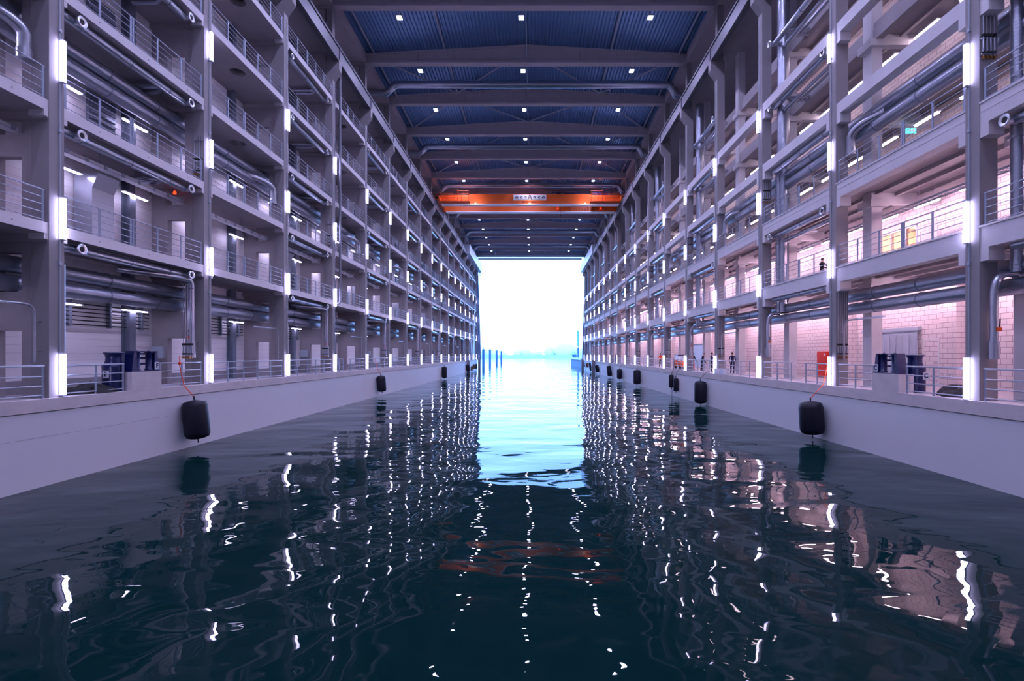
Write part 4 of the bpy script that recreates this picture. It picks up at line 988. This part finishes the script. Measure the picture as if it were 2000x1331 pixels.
# ------------------------------------------------------------ sea gate
b = MB().box(-12.9, 11.7, YE-0.6, YE-0.1, R(22.6), R(22.85)); 
one('gate_header', b, ['shed'], 'dark blue steel header beam over the open sea gate', 'beam')
b = MB().box(-12.6, 11.4, YE-3.2, YE-2.9, R(22.65), R(23.1)); 
one('gate_header', b, ['clad'], 'bright pale blue header panel just inside the sea gate', 'beam')
for i in range(9):
    x = -11.4+i*2.85
    b = MB().tube([(x, YE-3.0, R(23.1)), (x-0.35, YE-6.2, R(24.1))], 0.05, 6).tube([(x+1.2, YE-3.2, R(22.95)), (x+1.55, YE-3.25, R(22.7)), (x+1.9, YE-3.2, R(22.95))], 0.05, 6)
    one('gate_hanger', b, ['rail'], f'slanted steel hanger above the sea gate, {ORD[i]} from the left', 'hanger', (0,0,0), 'gate hangers')
for s in (-1, 1):
    xi = 12.75 if s < 0 else 12.3; sd = SIDE[s]
    t = thing('gate_leaf', f'folded dark blue lattice gate leaf at the {sd} edge of the opening', 'gate', (0, YE-0.4, 0))
    b = MB()
    b.prism([(s*(xi+0.15), R(19.7)), (s*(xi+0.85), R(19.7)), (s*(xi+0.75), FL[s]), (s*(xi-0.55), FL[s])][::(1 if s > 0 else -1)], 'y', -0.15, 0.25)
    part('leaf_panel', b.mesh(['shed']), t)
    b = MB(); n = 7
    for j in range(n):
        z0 = FL[s]+(R(19.7)-FL[s])*j/n; z1 = FL[s]+(R(19.7)-FL[s])*(j+1)/n; a, c = s*(xi+0.0), s*(xi+1.1)
        if j % 2: a, c = c, a
        b.tube([(a, -2.6, z0), (c, -2.6, z1)], 0.07, 6)
    b.tube([(s*(xi+0.0), -2.6, FL[s]), (s*(xi+0.3), -2.6, R(19.7))], 0.1, 8)
    part('lattice', b.mesh(['steel_beam']), t)
    part('raking_brace', MB().tube([(s*(xi+0.3), -12.0, FL[s]), (s*(xi+1.2), -13.0, R(17))], 0.12, 10).tube([(s*(xi+0.2), -11.5, FL[s]), (s*(xi+0.55), -3.0, R(12))], 0.12, 10).mesh(['clad']), t)
    part('side_sheet', MB().prism([(-2.2, FL[s]), (-8.8, FL[s]), (-4.2, R(10))], 'x', s*(xi+0.62), s*(xi+0.68)).mesh(['clad']), t)
    one('gate_lamp', MB().box(s*(xi-0.35), s*(xi+0.1), YE+0.8, YE+1.15, R(22.0), R(22.06)).tube([(s*(xi-0.1), YE+1.0, R(21.4)), (s*(xi-0.1), YE+1.0, R(22.0))], 0.06, 6).tube([(s*(xi-0.1), YE+1.0, R(18.7)), (s*(xi-0.1), YE+1.0, R(19.75))], 0.08, 6), ['black'], f'small dark bracket on the {sd} runway end outside the gate', 'bracket')

# ------------------------------------------------------------ beyond the gate
for px, yy, tp, w_ in ((944, 150, 681.5, 0.8), (957, 185, 682.5, 0.85), (970, 209, 684, 0.85), (979, 226, 685.5, 0.8)):
    X = (px-1040)*yy/1000; top = EYE+(693-tp)*yy/1000
    t = thing('mooring_pile', f'blue steel mooring pile in the water outside the gate, {["nearest","second","third","farthest"][(944,957,970,979).index(px)]} of four', 'pile', (X, yy, 0), 'mooring piles')
    part('shaft', MB().lathe([(w_/2,-4),(w_/2,top-0.5)], (0,0,0), 18).mesh(['pile']), t)
    part('cap', MB().lathe([(w_/2+0.08,top-0.6),(w_/2+0.08,top-0.35),(w_/2-0.1,top-0.1),(0.12,top),(0.12,top+0.5)], (0,0,0), 18).mesh(['jetty']), t)
t = thing('jetty', 'dark blue jetty outside the gate on the right', 'jetty', (0, 0, 0))
part('deck', MB().box(12.6, 24, 134, 172, 2.1, 2.6).mesh(['far']), t); part('sheet_piling', MB().box(12.9, 24, 134.5, 171, -4, 2.1).mesh(['jetty']), t)
t = thing('banner_flag', 'pale blue vertical banner on a pole above the jetty', 'flag', (13.35, 150, 2.6))
part('pole', MB().tube([(0.25,0,0),(0.25,0,8.0)], 0.06, 8).mesh(['banner']), t); part('cloth', MB().prism([(-0.3,3.6),(0.22,3.0),(0.22,8.0),(-0.3,8.0)], 'y', -0.02, 0.02).mesh(['banner']), t)
part('base_post', MB().tube([(0,0,0),(0,0,3.1)], 0.22, 10).mesh(['pile']), t)
b = MB().lathe([(0.25,0),(0.25,0.6),(0.4,0.75),(0.4,0.9)], (11.9+1.2, 165, 2.6), 12); b.box(13.3, 14.2, 164.6, 165.4, 2.6, 3.6)
one('jetty_winch', b, ['pile'], 'dark mooring winch on the near end of the jetty', 'winch')
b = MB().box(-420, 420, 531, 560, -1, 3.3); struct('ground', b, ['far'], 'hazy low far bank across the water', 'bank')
def trees():
    b = MB(); rnd = random.Random(4)
    for i in range(150):
        x = rnd.uniform(-330, 330)
        r = rnd.uniform(4, 8)*(1.5 if 20 < x < 85 else 0.9); n = 8
        b.lathe([(r*0.6,0),(r,r*0.5),(r*0.9,r*0.9),(r*0.55,r*1.25),(r*0.1,r*1.4)], (x, 640+rnd.uniform(0, 40), 1), n)
    return b
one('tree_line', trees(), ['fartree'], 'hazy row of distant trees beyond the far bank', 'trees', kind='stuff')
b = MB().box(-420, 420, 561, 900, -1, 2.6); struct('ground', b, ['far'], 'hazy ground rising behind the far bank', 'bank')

dup = {k: v for k, v in LABELS.items() if len(v) > 1}
print('objects', len(bpy.data.objects), 'top', sum(1 for o in bpy.data.objects if not o.parent), 'dup labels', list(dup.items())[:10])
print('long labels', [k for k in LABELS if not 4 <= len(k.split()) <= 16][:10])
